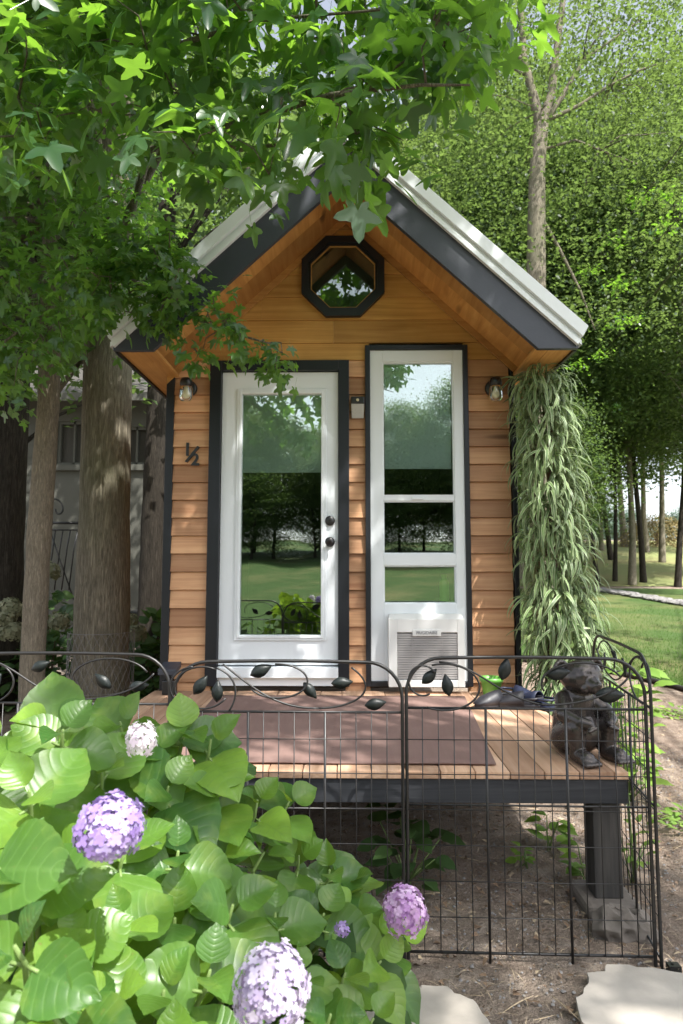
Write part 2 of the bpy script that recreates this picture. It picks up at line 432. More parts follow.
def t_ovate(nu=12, nv=4, width=.40, droop=.22, cup=.16, serr=.012, fold=.0, wav=.012):
    vs = []; uv = []
    for i in range(nu+1):
        u = i/nu
        w = width*(math.sin(math.pi*u**.72)**.80 if 0 < u < 1 else 0)
        if u > .72: w *= 1 - .42*((u-.72)/.28)**1.3
        for j in range(-nv, nv+1):
            v = j/nv
            ww = w*(1 + (serr*(1 if i%2 else -1)/max(.08,w) if abs(j) == nv else 0))
            x = v*ww; y = u*(1-.05*u)
            z = -droop*u*u + cup*(abs(v)**1.5)*w*1.4 + fold*abs(v)*w + wav*math.sin(u*17+v*4)*abs(v)
            vs.append((x, y, z)); uv.append((v*.5+.5, u))
    m = 2*nv+1
    fs = [(i*m+j, i*m+j+1, (i+1)*m+j+1, (i+1)*m+j) for i in range(nu) for j in range(m-1)]
    return vs, fs, uv
def t_blade(n=7, w=.03, curve=1.5, rise=.3):
    """unit length strap leaf: leaves along +y, arcs down to -z"""
    vs = []; uv = []; y = z = 0; a = rise
    for i in range(n+1):
        u = i/n; ww = w*(math.sin(math.pi*min(1, .12+u*.88))**.6)
        for v in (-1, 0, 1):
            vs.append((v*ww, y, z + (.25*ww if v else 0))); uv.append((v*.5+.5, u))
        y += math.cos(a)/n; z += math.sin(a)/n; a -= curve/n*2
    fs = [(i*3+j, i*3+j+1, (i+1)*3+j+1, (i+1)*3+j) for i in range(n) for j in range(2)]
    return vs, fs, uv
def t_floret():
    vs = [(0,0,.02)]; fs = []
    for k in range(4):
        a = k*math.pi/2 + .3; ca, sa = math.cos(a), math.sin(a)
        def q(x, y, z): return (x*ca - y*sa, x*sa + y*ca, z)
        b = len(vs)
        vs += [q(.35,-.36,.03), q(.82,-.34,.10), q(1.0,0,.12), q(.82,.34,.10), q(.35,.36,.03)]
        fs += [(0,b,b+1),(0,b+1,b+2),(0,b+2,b+3),(0,b+3,b+4)]
    return vs, fs

# ------------------------------------------------------------------ GROUND
def sheet(name, xs, ys, dz, mat, kind='structure', rough=0):
    vs = []; fs = []
    for y in ys:
        for x in xs:
            vs.append((x, y, hgt(x,y) + dz + (rough*(mnoise.noise(Vector((x*2.2,y*2.2,0)))*1.0 + mnoise.noise(Vector((x*9,y*9,3)))*.55) if rough else 0)))
    n = len(xs)
    for i in range(len(ys)-1):
        for j in range(n-1): fs.append((i*n+j, i*n+j+1, (i+1)*n+j+1, (i+1)*n+j))
    m = MB(); m.add(vs, fs, .5); o = m.build(name, mat, None, True); tag(o, kind=kind); return o
xs = sorted(set([-150,-90,-60,-40,-25,-15,-10] + [round(-6+i*.25,3) for i in range(49)] + [round(-1.5+i*.05,3) for i in range(91)] + [8,10,12,15,20,30,45,60,90,150]))
ys = sorted(set([-300,-150,-80,-46,-36,-28,-20,-12,-4] + [round(-3+i*.25,3) for i in range(49)] + [round(1.8+i*.05,3) for i in range(81)] + [10,11,12,14,16,18,20,23,25,27,30,34,40,45,50,55,60,62,65,70,80,100,130,200,400]))
sheet('ground', xs, ys, 0, 'dirt', rough=.020)
# lawn: ruled sheet from the bed edge to the far border
EDGE = [(.6,10.5),(1.4,10.1),(2.3,9.5),(3.05,8.85),(3.48,8.3),(3.66,7.8),(3.76,7.2),(3.95,6.5),(4.6,5.4),(6.0,4.6)]
FAR = [(-4,26),(0,26),(4,26),(8,26),(12,26),(16,25),(21,22),(27,16),(30,8),(30,1)]
vs = []; fs = []; NS = 36; n = len(EDGE)
for i in range(NS+1):
    t = (i/NS)**1.6
    for (a, b), (c, d) in zip(EDGE, FAR):
        x = a+(c-a)*t; y = b+(d-b)*t; vs.append((x, y, hgt(x,y)+.022))
for i in range(NS):
    for j in range(n-1): fs.append((i*n+j, i*n+j+1, (i+1)*n+j+1, (i+1)*n+j))
m = MB(); m.add(vs, fs, .5); tag(m.build('lawn', 'lawn', None, True), kind='structure')
sheet('back_lawn', [-150,-60,-30,-15,-5,0,5,15,30,60,150], [-300,-150,-70,-46,-36,-28,-20,-10,-4.2], .03, 'lawn')
sheet('hill_field', [-60,-40,-20,-5,0,5,10,15,20,25,30,40,60,90,140], [27.2,29,31,34,38,42,46,50,55,60,64,70,80,100], .03, 'field')
m = MB()
pts = [(x, y, .02) for x, y in EDGE]
m.tube([(x, y, hgt(x,y)+.035) for x, y in EDGE], .03, 6)
tag(m.build('lawn_edging', 'edging', None, True), 'black plastic edging strip where the lawn meets the bare dirt', 'edging')

# grass blades near
def grass(n):
    pos = []
    while len(pos) < n:
        t = rng.random()**1.8*.55; s = rng.random()*(len(EDGE)-1); i = int(s); q = s-i
        a = np.array(EDGE[i])*(1-q)+np.array(EDGE[i+1])*q; b = np.array(FAR[i])*(1-q)+np.array(FAR[i+1])*q
        p = a+(b-a)*t
        if p[0] < 1.8 or p[0] > 9: continue
        pos.append((p[0], p[1], hgt(*p)+.02))
    pos = np.array(pos); N = len(pos)
    d = np.stack([rng.normal(0,.35,N), rng.normal(0,.35,N), np.ones(N)], 1)
    nn = rnd_unit(N)
    o = scatter('grass', [(-.06,0,0),(.06,0,0),(0,1,.15)], [(0,1,2)], pos, frames(d, nn), rng.uniform(.03,.075,N), 'grassblade', smooth=False)
    tag(o, 'short green grass blades of the lawn', 'grass', kind='stuff')
grass(26000)

# straw, twigs and dead leaves on the dirt
N = 9000
px = rng.uniform(-2.0, 4.5, N); py = rng.uniform(1.9, 7.5, N)
keep = ~((px > -1.2) & (px < 1.1) & (py > 4.3)); px, py = px[keep], py[keep]; N = len(px)
ang = rng.uniform(0, 2*np.pi, N)
d = np.stack([np.cos(ang), np.sin(ang), rng.normal(0,.12,N)], 1)
nn = np.stack([rng.normal(0,.3,N), rng.normal(0,.3,N), np.ones(N)], 1)
L_ = rng.uniform(.02,.10,N); W_ = np.where(rng.random(N) < .16, rng.uniform(.010,.018,N), rng.uniform(.0015,.003,N)); L_ = np.where(W_>.01, W_*2.2, L_)
o = scatter('straw_litter', [(-1,0,0),(-.4,.5,.1),(0,1,0),(.8,.5,.1)], [(0,3,2,1)], np.stack([px,py,np.full(N,.016)],1), frames(d,nn), np.stack([W_,L_,L_],1), 'dead', smooth=False)
tag(o, 'dry straw, twigs and dead leaves scattered over the dirt', 'litter', kind='stuff')
tvb, tfb, tub = t_blade(5, .012, .3, .05); N = 380; x_ = rng.uniform(-.6, 2.6, N); y_ = rng.uniform(1.9, 4.6, N); a_ = rng.uniform(0, 6.28, N)
o = scatter('twig_litter', tvb, tfb, np.stack([x_,y_,np.full(N,.018)],1), frames(np.stack([np.cos(a_),np.sin(a_),rng.normal(0,.08,N)],1), np.stack([rng.normal(0,1,N),rng.normal(0,1,N),np.ones(N)*.6],1)), rng.uniform(.04,.17,N), 'dead', smooth=False)
tag(o, 'thin dry twigs lying on the dirt under and before the deck', 'twigs', kind='stuff')
N = 1500; x_ = rng.uniform(-.8, 2.2, N); y_ = rng.uniform(1.9, 4.3, N); a_ = rng.uniform(0, 6.28, N)
o = scatter('leaf_litter', [(-.5,0,0),(-.3,.5,.12),(0,1,0),(.45,.5,.16)], [(0,3,2,1)], np.stack([x_,y_,np.full(N,.016)],1), frames(np.stack([np.cos(a_),np.sin(a_),rng.normal(0,.2,N)],1), np.stack([rng.normal(0,.4,N),rng.normal(0,.4,N),np.ones(N)],1)), rng.uniform(.010,.032,N), 'deadleaf', smooth=False)
tag(o, 'brown fallen leaves crumbled on the dirt', 'fallen leaves', kind='stuff')
N = 9000; x_ = rng.uniform(-.4, 3.2, N); y_ = rng.uniform(1.9, 5.0, N)
o = scatter('pebbles', [(-1,0,0),(0,-1,0),(1,0,0),(0,1,0),(0,0,.8)], [(0,1,4),(1,2,4),(2,3,4),(3,0,4)], np.stack([x_,y_,np.full(N,.004)],1), frames(np.stack([np.cos(x_*99),np.sin(x_*99),np.zeros(N)],1), np.tile([0,0,1.],(N,1))), rng.uniform(.003,.010,N)*rng.uniform(.4,1,N), 'rubble', smooth=False)
tag(o, 'small pebbles and clods strewn over the dirt', 'pebbles', kind='stuff')

# flagstones
for (poly, lab) in (([(.02,2.06),(.17,2.20),(.31,2.205),(.40,2.12),(.45,1.9),(.05,1.85)], 'pale flat stepping stone at the bottom edge beside the hydrangea'),
                    ([(.70,2.12),(.80,2.27),(.90,2.325),(1.05,2.30),(1.25,2.24),(1.3,1.95),(.68,1.9)], 'large pale flagstone in front of the fence corner')):
    pp = []
    for (p0, p1) in zip(poly, poly[1:]+poly[:1]):
        for k in range(6): u = k/6; pp.append((p0[0]+(p1[0]-p0[0])*u+random.gauss(0,.006), p0[1]+(p1[1]-p0[1])*u+random.gauss(0,.006)))
    poly = pp
    t = MB(); t.prism_z(poly, .0, .032)
    o = t.build('flagstone', 'flag', None, bevel=.012); tag(o, lab, 'flagstone', 'flat stepping stones')
# stone border at the far side of the lawn
m = MB()
for i in range(300):
    t = i/299; a = at(592,592,25.5); b = at(700,610,17.6)
    p = a.lerp(b, t) + Vector((random.uniform(-.2,.2), random.uniform(-.35,.35), 0)); z = hgt(p.x,p.y)
    m.ell((p.x,p.y,z+.05+random.uniform(0,.04)), (random.uniform(.10,.22), random.uniform(.1,.2), random.uniform(.03,.06)), 7, 5, jit=.15)
tag(m.build('stone_border', 'rubble'), 'low border of grey rubble stones beyond the lawn', 'stone border', kind='stuff')

# ------------------------------------------------------------------ TINY HOUSE
FY = 4.35; XL = -1.25; XR = 1.125; ZD = .57; AX = -.03
house = empty('tiny_house', (AX, FY, 0), 'tiny cedar-sided cabin with steep white-edged roof and black trim', 'cabin')
SL = .93
def gable_z(x): return 3.87 - SL*abs(x-AX)
# openings on the facade: (x0,x1,z0,z1)
DO = (-.935,-.03,.60,2.78); WO = (.135,.785,.60,2.885)
def rows():
    z = .50; out = []
    while z < 2.82: out.append((z, z+.122)); z += .122
    while z < 3.84: out.append((z, z+.165)); z += .165
    return out
lap, gab = MB(), MB()
for (z0, z1) in rows():
    g = z0 > 2.80; tgt = gab if g else lap
    zt = min(z1, 3.86)
    segs = [(XL+.03, XR-.03)]
    for (a, b, c, d) in (DO, WO):
        if c < z1-.01 and d > z0+.01:
            ns = []
            for (s0, s1) in segs:
                if b <= s0 or a >= s1: ns.append((s0, s1)); continue
                if a > s0: ns.append((s0, a))
                if b < s1: ns.append((b, s1))
            segs = ns
    def clipx(z): return (3.87 - z)/SL
    for (s0, s1) in segs:
        # random butt joints
        cuts = [s0]
        if s1-s0 > 1.2: cuts.append(random.uniform(s0+.4, s1-.4))
        cuts.append(s1)
        for q0, q1 in zip(cuts[:-1], cuts[1:]):
            q1 -= .0012
            def X(x, z):
                k = max(0.0, clipx(z)); return min(max(x, AX-k), AX+k)
            a0, a1, b0, b1 = X(q0,z0), X(q1,z0), X(q0,zt), X(q1,zt)
            if a1-a0 < .004: continue
            th = .022 if not g else .015
            yb = FY - th; yt = FY - (.003 if not g else .005)
            r = random.random()
            zz0 = z0 + .002
            vs = [(a0,yb,zz0),(a1,yb,zz0),(b1,yt,zt),(b0,yt,zt),(a0,FY+.02,zz0),(a1,FY+.02,zz0),(b1,FY+.02,zt),(b0,FY+.02,zt)]
            tgt.add(vs, [(0,1,2,3),(4,7,6,5),(0,4,5,1),(3,2,6,7),(0,3,7,4),(1,5,6,2)], r)
fw = lap.build('wall', 'siding', house); fw['label'] = 'orange cedar lap siding of the front wall'
o = gab.build('gable_wall', 'gable', house); o['label'] = 'golden wood boards filling the gable'
# structural side and back walls
HB = 8.9
m = MB()
m.box(XL+.01, XL+.10, FY+.03, HB, .45, 2.84); m.box(XR-.10, XR-.01, FY+.03, HB, .45, 2.84)
m.add([(XL+.01,HB,.45),(XR-.01,HB,.45),(XR-.01,HB,2.8),(AX,HB,3.86),(XL+.01,HB,2.8)], [(0,1,2,3,4)])
m.build('side_wall', 'siding', house)['label'] = 'cedar side and back walls'
# inner room
m = MB(); m.box(XL+.11, XR-.11, FY+.06, HB-.1, .575, .60); m.build('floor', 'floorin', house)
m = MB()
m.add([(XL+.11,FY+.05,.6),(XL+.11,HB-.1,.6),(XL+.11,HB-.1,2.9),(XL+.11,FY+.05,2.9)], [(0,1,2,3)])
m.add([(XR-.11,FY+.05,.6),(XR-.11,HB-.1,.6),(XR-.11,HB-.1,2.9),(XR-.11,FY+.05,2.9)], [(0,3,2,1)])
m.add([(XL+.11,7.2,.6),(XR-.11,7.2,.6),(XR-.11,7.2,2.9),(XL+.11,7.2,2.9)], [(0,1,2,3)])
m.add([(XL+.11,FY+.05,2.9),(XR-.11,FY+.05,2.9),(XR-.11,HB-.1,2.9),(XL+.11,HB-.1,2.9)], [(0,1,2,3)])
m.build('inner_wall', 'room', house)
# corner trims
for x0, x1 in ((XL-.02, XL+.035), (XR-.02, XR+.012)):
    MB().box(x0, x1, FY-.024, FY+.06, .47, 2.80).build('corner_trim', 'trim', house, bevel=.003)
# --- roof
RF = 3.75; RFY = 3.72
def roof_side(sg):
    s = 1 if sg > 0 else -1
    E = 1.40                       # eave distance from the ridge
    def zf(d): return 3.77 - SL*d
    X = lambda d: AX + s*d
    # fascia (front board), bottom corner cut level
    k = (3.77-2.69)/SL
    poly = [(X(0), zf(0)), (X(k), 2.69), (X(E), 2.69), (X(E), zf(E)+.27), (X(0), zf(0)+.27)]
    f = MB().prism_y(poly, RF, RF+.035, .5).build('fascia', 'fascia', house, bevel=.002)
    # soffit: two sloped boards between fascia and wall
    kk = (3.87-2.72)/SL
    for (a, b) in ((0, .5), (.5, 1)):
        ya = RF+.036 + (FY-.02-RF-.036)*a; yb = RF+.036 + (FY-.02-RF-.036)*b - .004
        mb = MB(); dz = .012 if a == 0 else 0
        mb.prism_y([(X(0), 3.86-dz), (X(kk), 3.86-SL*kk-dz), (X(kk), 3.89-SL*kk), (X(0), 3.89)], ya, yb)
        mb.build('soffit_board', 'soffit', house)
    # level eave soffit and its end board
    MB().prism_y([(X(1.155), 2.70), (X(E-.02), 2.70), (X(E-.02), 2.72), (X(1.155), 2.72)], RF+.036, HB).build('eave_soffit', 'soffitY', house)
    MB().prism_y([(X(E), 2.685), (X(E-.018), 2.685), (X(E-.018), 2.80), (X(E), 2.80)], RF+.037, HB).build('eave_fascia', 'trim', house)
    # wooden bed mould where the rake meets the wall
    MB().prism_y([(X(0), 3.862), (X(kk+.0), 3.862-SL*kk), (X(kk), 3.80-SL*kk), (X(0), 3.80)], FY-.034, FY-.017).build('rake_trim', 'soffit', house, bevel=.002)
    # roof deck + metal sheet
    zt = 3.77+.262
    mb = MB()
    mb.prism_y([(X(0), zt), (X(E+.02), zt-SL*(E+.02)), (X(E+.02), zt-SL*(E+.02)+.03), (X(0), zt+.03)], RF-.0, HB+.1, .5)
    for i in range(9):
        y = RF+.25+i*.6
        mb.prism_y([(X(.02), zt+.03-SL*.02), (X(E+.02), zt+.03-SL*(E+.02)), (X(E+.02), zt+.055-SL*(E+.02)), (X(.02), zt+.055-SL*.02)], y, y+.03, .5)
    mb.build('roof_sheet', 'roofmetal', house)
    # stepped white rake trim along the front edge
    mb = MB()
    E2 = E+.02
    mb.prism_y([(X(0), zt-.035), (X(E2-.03), zt-.035-SL*(E2-.03)), (X(E2-.02), zt+.005-SL*(E2-.02)), (X(0), zt+.005)], RF-.028, RF-.001, .5)
    mb.prism_y([(X(0), zt+.005), (X(E2-.015), zt+.005-SL*(E2-.015)), (X(E2-.008), zt+.035-SL*(E2-.008)), (X(0), zt+.035)], RF-.014, RF-.001, .5)
    mb.prism_y([(X(0), zt+.035), (X(E2-.005), zt+.035-SL*(E2-.005)), (X(E2+.03), zt+.13-SL*(E2+.03)), (X(0), zt+.13)], RF-.040, RF-.001, .5)
    mb.prism_y([(X(0), zt+.125), (X(E2), zt+.125-SL*E2), (X(E2), zt+.135-SL*E2), (X(0), zt+.135)], RF-.001, RF+.16, .5)
    mb.build('rake_flashing', 'roofmetal', house, bevel=.002)
roof_side(1); roof_side(-1)

# --- door
def frame_boxes(mb, x0, x1, z0, z1, w, y0, y1, bottom=True, wb=None):
    mb.box(x0, x0+w, y0, y1, z0, z1); mb.box(x1-w, x1, y0, y1, z0, z1)
    mb.box(x0+w, x1-w, y0, y1, z1-w, z1)
    if bottom: mb.box(x0+w, x1-w, y0, y1, z0, z0+(wb or w))
door_frame = MB()
door_frame.box(-.965,-.885,FY-.045,FY+.03,.60,2.81); door_frame.box(-.078,-.005,FY-.045,FY+.03,.60,2.81)
door_frame.box(-.885,-.078,FY-.045,FY+.03,2.738,2.81)
door_frame.build('door_frame', 'trim', house, bevel=.003)
MB().box(-.884,-.079,FY-.055,FY+.06,.655,.725).build('door_sill', 'white', house, bevel=.004)
MB().box(-.884,-.079,FY-.02,FY+.03,.60,.652).build('door_kick_board', 'white', house)
yd = FY-.012
m = MB()
dx0, dx1, dz0, dz1 = -.882, -.081, .735, 2.733
gx0, gx1, gz0, gz1 = -.742, -.195, .932, 2.578
m.box(dx0, gx0, yd, yd+.045, dz0, dz1); m.box(gx1, dx1, yd, yd+.045, dz0, dz1)
m.box(gx0, gx1, yd, yd+.045, gz1, dz1); m.box(gx0, gx1, yd, yd+.045, dz0, gz0)
door = m.build('door', 'white', house)
m = MB(); frame_boxes(m, gx0-.035, gx1+.035, gz0-.035, gz1+.035, .036, yd-.014, yd-.001)
frame_boxes(m, gx0-.018, gx1+.018, gz0-.018, gz1+.018, .018, yd-.022, yd-.014)
m.build('glazing_frame', 'white', door, bevel=.003)
MB().box(gx0-.002, gx1+.002, yd+.010, yd+.014, gz0-.002, gz1+.002).build('glass_pane', 'glass', door)
m = MB(); m.box(gx0, gx1, yd+.026, yd+.030, 2.06, gz1, .5); m.box(gx0, gx1, yd+.024, yd+.034, 2.035, 2.06, .5)
m.build('roller_blind', 'shade', door)
for z, nm in ((1.699, 'deadbolt'), (1.556, 'door_knob')):
    m = MB()
    if nm == 'deadbolt':
        m.lathe([(.034,0),(.034,-.012),(.028,-.022),(.010,-.024),(.0,-.024)], (-.136, yd-.001, z), 20, 'y')
    else:
        m.lathe([(.034,0),(.033,-.010),(.014,-.016),(.013,-.035),(.028,-.046),(.031,-.060),(.022,-.072),(0,-.074)], (-.136, yd-.001, z), 20, 'y')
    m.build(nm, 'blackmetal', door, True)

# --- tall window
wt = MB(); frame_boxes(wt, .105, .812, .60, 2.915, .034, FY-.045, FY+.03)
wt.build('window_trim', 'trim', house, bevel=.003)
yw = FY-.03
wn = MB()
wx0, wx1, wz0, wz1 = .139, .778, .634, 2.881
lx0, lx1 = .226, .712
wn.box(wx0, lx0, yw, yw+.06, wz0, wz1); wn.box(lx1, wx1, yw, yw+.06, wz0, wz1)
wn.box(lx0, lx1, yw, yw+.06, 2.80, wz1)
wn.box(lx0, lx1, yw, yw+.06, 1.395, 1.475)      # transom rail
wn.box(lx0, lx1, yw, yw+.06, wz0, 1.142)        # bottom panel
win = wn.build('window', 'vinyl', house, bevel=.003)
m = MB(); m.box(lx0, lx1, yw+.012, yw+.05, 1.835, 1.868); m.box(.42,.50, yw+.0, yw+.012, 1.842, 1.862)
m.build('meeting_rail', 'vinyl', win, bevel=.003)
m = MB(); frame_boxes(m, lx0, lx1, 1.475, 1.835, .008, yw+.022, yw+.05); frame_boxes(m, lx0, lx1, 1.868, 2.80, .008, yw+.010, yw+.05); frame_boxes(m, lx0, lx1, 1.142, 1.395, .008, yw+.014, yw+.05)
m.build('sash', 'vinyl', win)
for (z0, z1, dy) in ((1.866, 2.80, .026), (1.475, 1.838, .036), (1.142, 1.395, .030)):
    MB().box(lx0+.004, lx1-.004, yw+dy, yw+dy+.004, z0+.004, z1-.004).build('glass_pane', 'glass', win)
m = MB(); m.box(lx0+.014, lx1-.014, yw+.052, yw+.056, 2.085, 2.80, .5); m.box(lx0+.014, lx1-.014, yw+.050, yw+.060, 2.06, 2.085, .5)
m.build('roller_blind', 'shade', win)

# --- octagonal window
oc = (-.047, 3.41)
def octa(r, rot=22.5): return [(oc[0]+r*math.cos(R(rot+45*k)), oc[1]+r*math.sin(R(rot+45*k))) for k in range(8)]
def ring(mb, ro, ri, y0, y1):
    a, b = octa(ro), octa(ri)
    for k in range(8):
        j = (k+1)%8
        mb.prism_y([a[k], a[j], b[j], b[k]], y0, y1, .5)
m = MB(); ring(m, .313, .262, FY-.055, FY-.008); ring(m, .268, .243, FY-.040, FY-.008)
ow = m.build('octagonal_window', 'trim', house)
m = MB(); ring(m, .243, .236, FY-.032, FY-.010); m.build('glazing_bead', 'gable', ow)
MB().prism_y(octa(.240), FY-.026, FY-.022, .5).build('glass_pane', 'glassdark', ow)
MB().prism_y(octa(.242), FY-.018, FY-.014, .5).build('dark_backing', 'room', ow)  # opaque dark sheet in place of the unlit room behind the glass

# ------------------------------------------------------------------ DECK
deck = empty('wooden_deck', (0, 3.4, 0), 'raised wooden deck with bare planks and dark stained rim on posts', 'deck')
DF = 2.66; DX0 = -1.30; DX1 = 1.112
pl = MB(); x = DX0
while x < DX1-.02:
    w = min(.1385, DX1-x)
    pl.box(x+.0018, x+w-.0018, DF-.012, FY-.03, ZD-.031, ZD - random.uniform(0,.0025)); x += .1385
pl.build('deck_plank', 'deck', deck, bevel=.003)
deck.children[0].name = 'planking'
MB().box(DX0+.01, DX1-.003, DF+.0, DF+.038, .442, .538).build('rim_beam', 'beam', deck, bevel=.003)
MB().box(DX1-.044, DX1-.006, DF+.04, FY-.04, .43, .533).build('rim_beam', 'beam', deck, bevel=.003)
MB().box(DX0, DX0+.038, DF+.04, FY-.04, .43, .533).build('rim_beam', 'beam', deck, bevel=.003)
m = MB()
for i in range(5):
    xx = -1.05+i*.42; m.box(xx, xx+.038, DF+.045, FY-.05, .43, .531)
m.build('joist', 'beam', deck)
for (a, b, c, d) in ((.982,1.095,DF+.042,DF+.15),(-.56,-.45,DF+.042,DF+.15),(-1.27,-1.16,DF+.042,DF+.15),(.982,1.095,4.1,4.2),(-1.26,-1.15,4.1,4.2)):
    MB().box(a, b, c, d, .06, .428).build('post', 'post', deck, bevel=.004)
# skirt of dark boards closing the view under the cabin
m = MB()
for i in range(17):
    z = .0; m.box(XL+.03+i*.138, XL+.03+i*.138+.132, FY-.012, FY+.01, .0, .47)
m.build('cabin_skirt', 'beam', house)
# concrete block footings
def rock(name, c, r, lab, cat, mat='concrete', grp=None):
    m = MB(); m.ell((c[0],c[1],c[2]), r, 16, 10, jit=.07); o = m.build(name, mat, None, True)
    s = o.modifiers.new('Sub', 'SUBSURF'); s.levels = 2; s.render_levels = 3
    tx_ = bpy.data.textures.new('rocky', 'VORONOI'); tx_.noise_scale = .06; tx_.distance_metric = 'DISTANCE'
    dm = o.modifiers.new('Disp', 'DISPLACE'); dm.texture = tx_; dm.strength = .05; dm.mid_level = .5; dm.texture_coords = 'LOCAL'
    return tag(o, lab, cat, grp)
t = MB(); t.box(.93,1.15,2.64,2.88,0,.06)
o = t.build('footing_block', 'concrete', None, bevel=.02); tag(o, 'square concrete footing under the right front deck post', 'footing')
rock('rock', (1.0,2.55,.03), (.10,.07,.075), 'rough grey rock in front of the right deck post, inside the fence', 'rock', grp='rocks around the deck post')
rock('rock', (1.085,2.56,.02), (.06,.08,.06), 'small grey rock tucked beside the fence corner under the deck post', 'rock', grp='rocks around the deck post')
0 and rock('rock', (.80,2.72,.05), (.07,.10,.12), 'upright grey rock left of the right deck post', 'rock', grp='rocks around the deck post')

# rug
m = MB()
vs = []; fs = []
c00, c10, c11, c01 = (-.80,2.73), (.60,2.72), (.72,4.12), (-.85,4.13)
nx, ny = 20, 20
for j in range(ny+1):
    for i in range(nx+1):
        u, v = i/nx, j/ny
        x = (c00[0]*(1-u)+c10[0]*u)*(1-v)+(c01[0]*(1-u)+c11[0]*u)*v; y = (c00[1]*(1-u)+c10[1]*u)*(1-v)+(c01[1]*(1-u)+c11[1]*u)*v
        vs.append((x, y, ZD+.005+.0015*math.sin(x*9+y*4)))
fs = [(j*(nx+1)+i, j*(nx+1)+i+1, (j+1)*(nx+1)+i+1, (j+1)*(nx+1)+i) for j in range(ny) for i in range(nx)]
m.add(vs, fs, .5); o = m.build('outdoor_rug', 'rug', None, True)
so = o.modifiers.new('Solid', 'SOLIDIFY'); so.thickness = .004; so.offset = 1
tag(o, 'mauve brown outdoor rug covering most of the deck planks', 'rug')

# ------------------------------------------------------------------ AIR CONDITIONER
ac = empty('air_conditioner', (.496, FY-.06, .62), 'white window air conditioner with grey louvred grille at the foot of the tall window', 'air conditioner')
ax0, ax1, az0, az1 = .250, .742, .614, 1.068; ay = FY-.135
m = MB()
m.box(ax0, ax0+.055, ay, FY-.031, az0, az1-.02); m.box(ax1-.045, ax1, ay, FY-.031, az0, az1-.02)
m.box(ax0+.055, ax1-.045, ay, FY-.031, az0, az0+.045); m.box(ax0+.055, ax1-.045, ay, FY-.031, az1-.105, az1-.02)
m.add([(ax0,ay,az1-.02),(ax1,ay,az1-.02),(ax1-.01,ay+.05,az1+.01),(ax0+.01,ay+.05,az1+.01),(ax0,FY-.031,az1-.02),(ax1,FY-.031,az1-.02),(ax1-.01,FY-.031,az1+.01),(ax0+.01,FY-.031,az1+.01)],
      [(0,1,2,3),(3,2,6,7),(1,5,6,2),(0,3,7,4),(4,7,6,5),(0,4,5,1)])
m.box(.405,.59, ay-.006, ay-.001, az1-.128, az1-.085)
m.build('housing', 'acwhite', ac, bevel=.004)
m = MB(); m.box(ax0+.056, ax1-.046, ay+.05, ay+.055, az0+.046, az1-.106, .5); m.build('cooling_fins', 'acfin', ac)
m = MB(); nl = 19
for i in range(nl):
    z = az0+.052+i*(az1-.112-az0-.052)/nl
    m.add([(ax0+.056,ay+.006,z),(ax1-.046,ay+.006,z),(ax1-.046,ay+.030,z+.012),(ax0+.056,ay+.030,z+.012),(ax0+.056,ay+.006,z+.011),(ax1-.046,ay+.006,z+.011),(ax1-.046,ay+.030,z+.020),(ax0+.056,ay+.030,z+.020)],
          [(0,1,5,4),(4,5,6,7),(0,3,2,1),(3,7,6,2),(0,4,7,3),(1,2,6,5)], .5)
for i in range(3):
    xx = ax0+.056+(i+1)*.0975; m.box(xx-.002, xx+.002, ay+.004, ay+.006, az0+.047, az1-.107, .5)
m.build('louvre', 'acgrille', ac)
def text_mesh(name, body, size, loc, mat, parent, ext=.001, rot=(math.pi/2,0,0), bold=0):
    cu = bpy.data.curves.new(name, 'FONT'); cu.body = body; cu.size = size; cu.extrude = ext; cu.align_x = 'CENTER'; cu.align_y = 'CENTER'; cu.offset = bold
    t = bpy.data.objects.new(name+'_tmp', cu); C.objects.link(t)
    dg = bpy.context.evaluated_depsgraph_get(); me = bpy.data.meshes.new_from_object(t.evaluated_get(dg))
    bpy.data.objects.remove(t)
    o = bpy.data.objects.new(name, me); me.materials.clear(); me.materials.append(MT[mat]); C.objects.link(o)
    o.parent = parent; o.location = Vector(loc) - origin_of(parent); o.rotation_euler = rot; return o
text_mesh('badge', 'FRIGIDAIRE', .027, (.4975, ay-.008, az1-.107), 'badge', ac, bold=.0004)

# ------------------------------------------------------------------ WALL LAMPS
def lamp(x, z, lab):
    e = empty('wall_lantern', (x, FY, z), lab, 'wall lamp', 'jar wall lanterns')
    y = FY-.018
    m = MB(); m.lathe([(.056,0),(.056,-.018),(.045,-.026),(0,-.026)], (x, y, z), 28, 'y'); m.build('backplate', 'blackmetal', e, True)
    m = MB(); m.tube([(x,y-.02,z+.01),(x,y-.07,z+.012)], .009, 10); m.build('arm', 'blackmetal', e, True)
    m = MB(); m.lathe([(.012,.055),(.034,.05),(.042,.03),(.043,.005),(.040,.0)], (x-.0, y-.085, z), 24); m.build('cap', 'blackmetal', e, True)
    m = MB(); m.lathe([(.037,.0),(.043,-.02),(.044,-.085),(.034,-.108),(.012,-.113)], (x, y-.085, z), 24); j = m.build('glass_jar', 'jar', e, True)
    m = MB(); m.lathe([(.012,.0),(.014,-.025),(.025,-.05),(.026,-.07),(.014,-.088),(.0,-.09)], (x, y-.085, z), 16); m.build('bulb', 'bulb', e, True)
lamp(-1.112, 2.615, 'black jar wall lantern above the house number, left of the door')
lamp(.985, 2.61, 'black jar wall lantern to the right of the tall window')
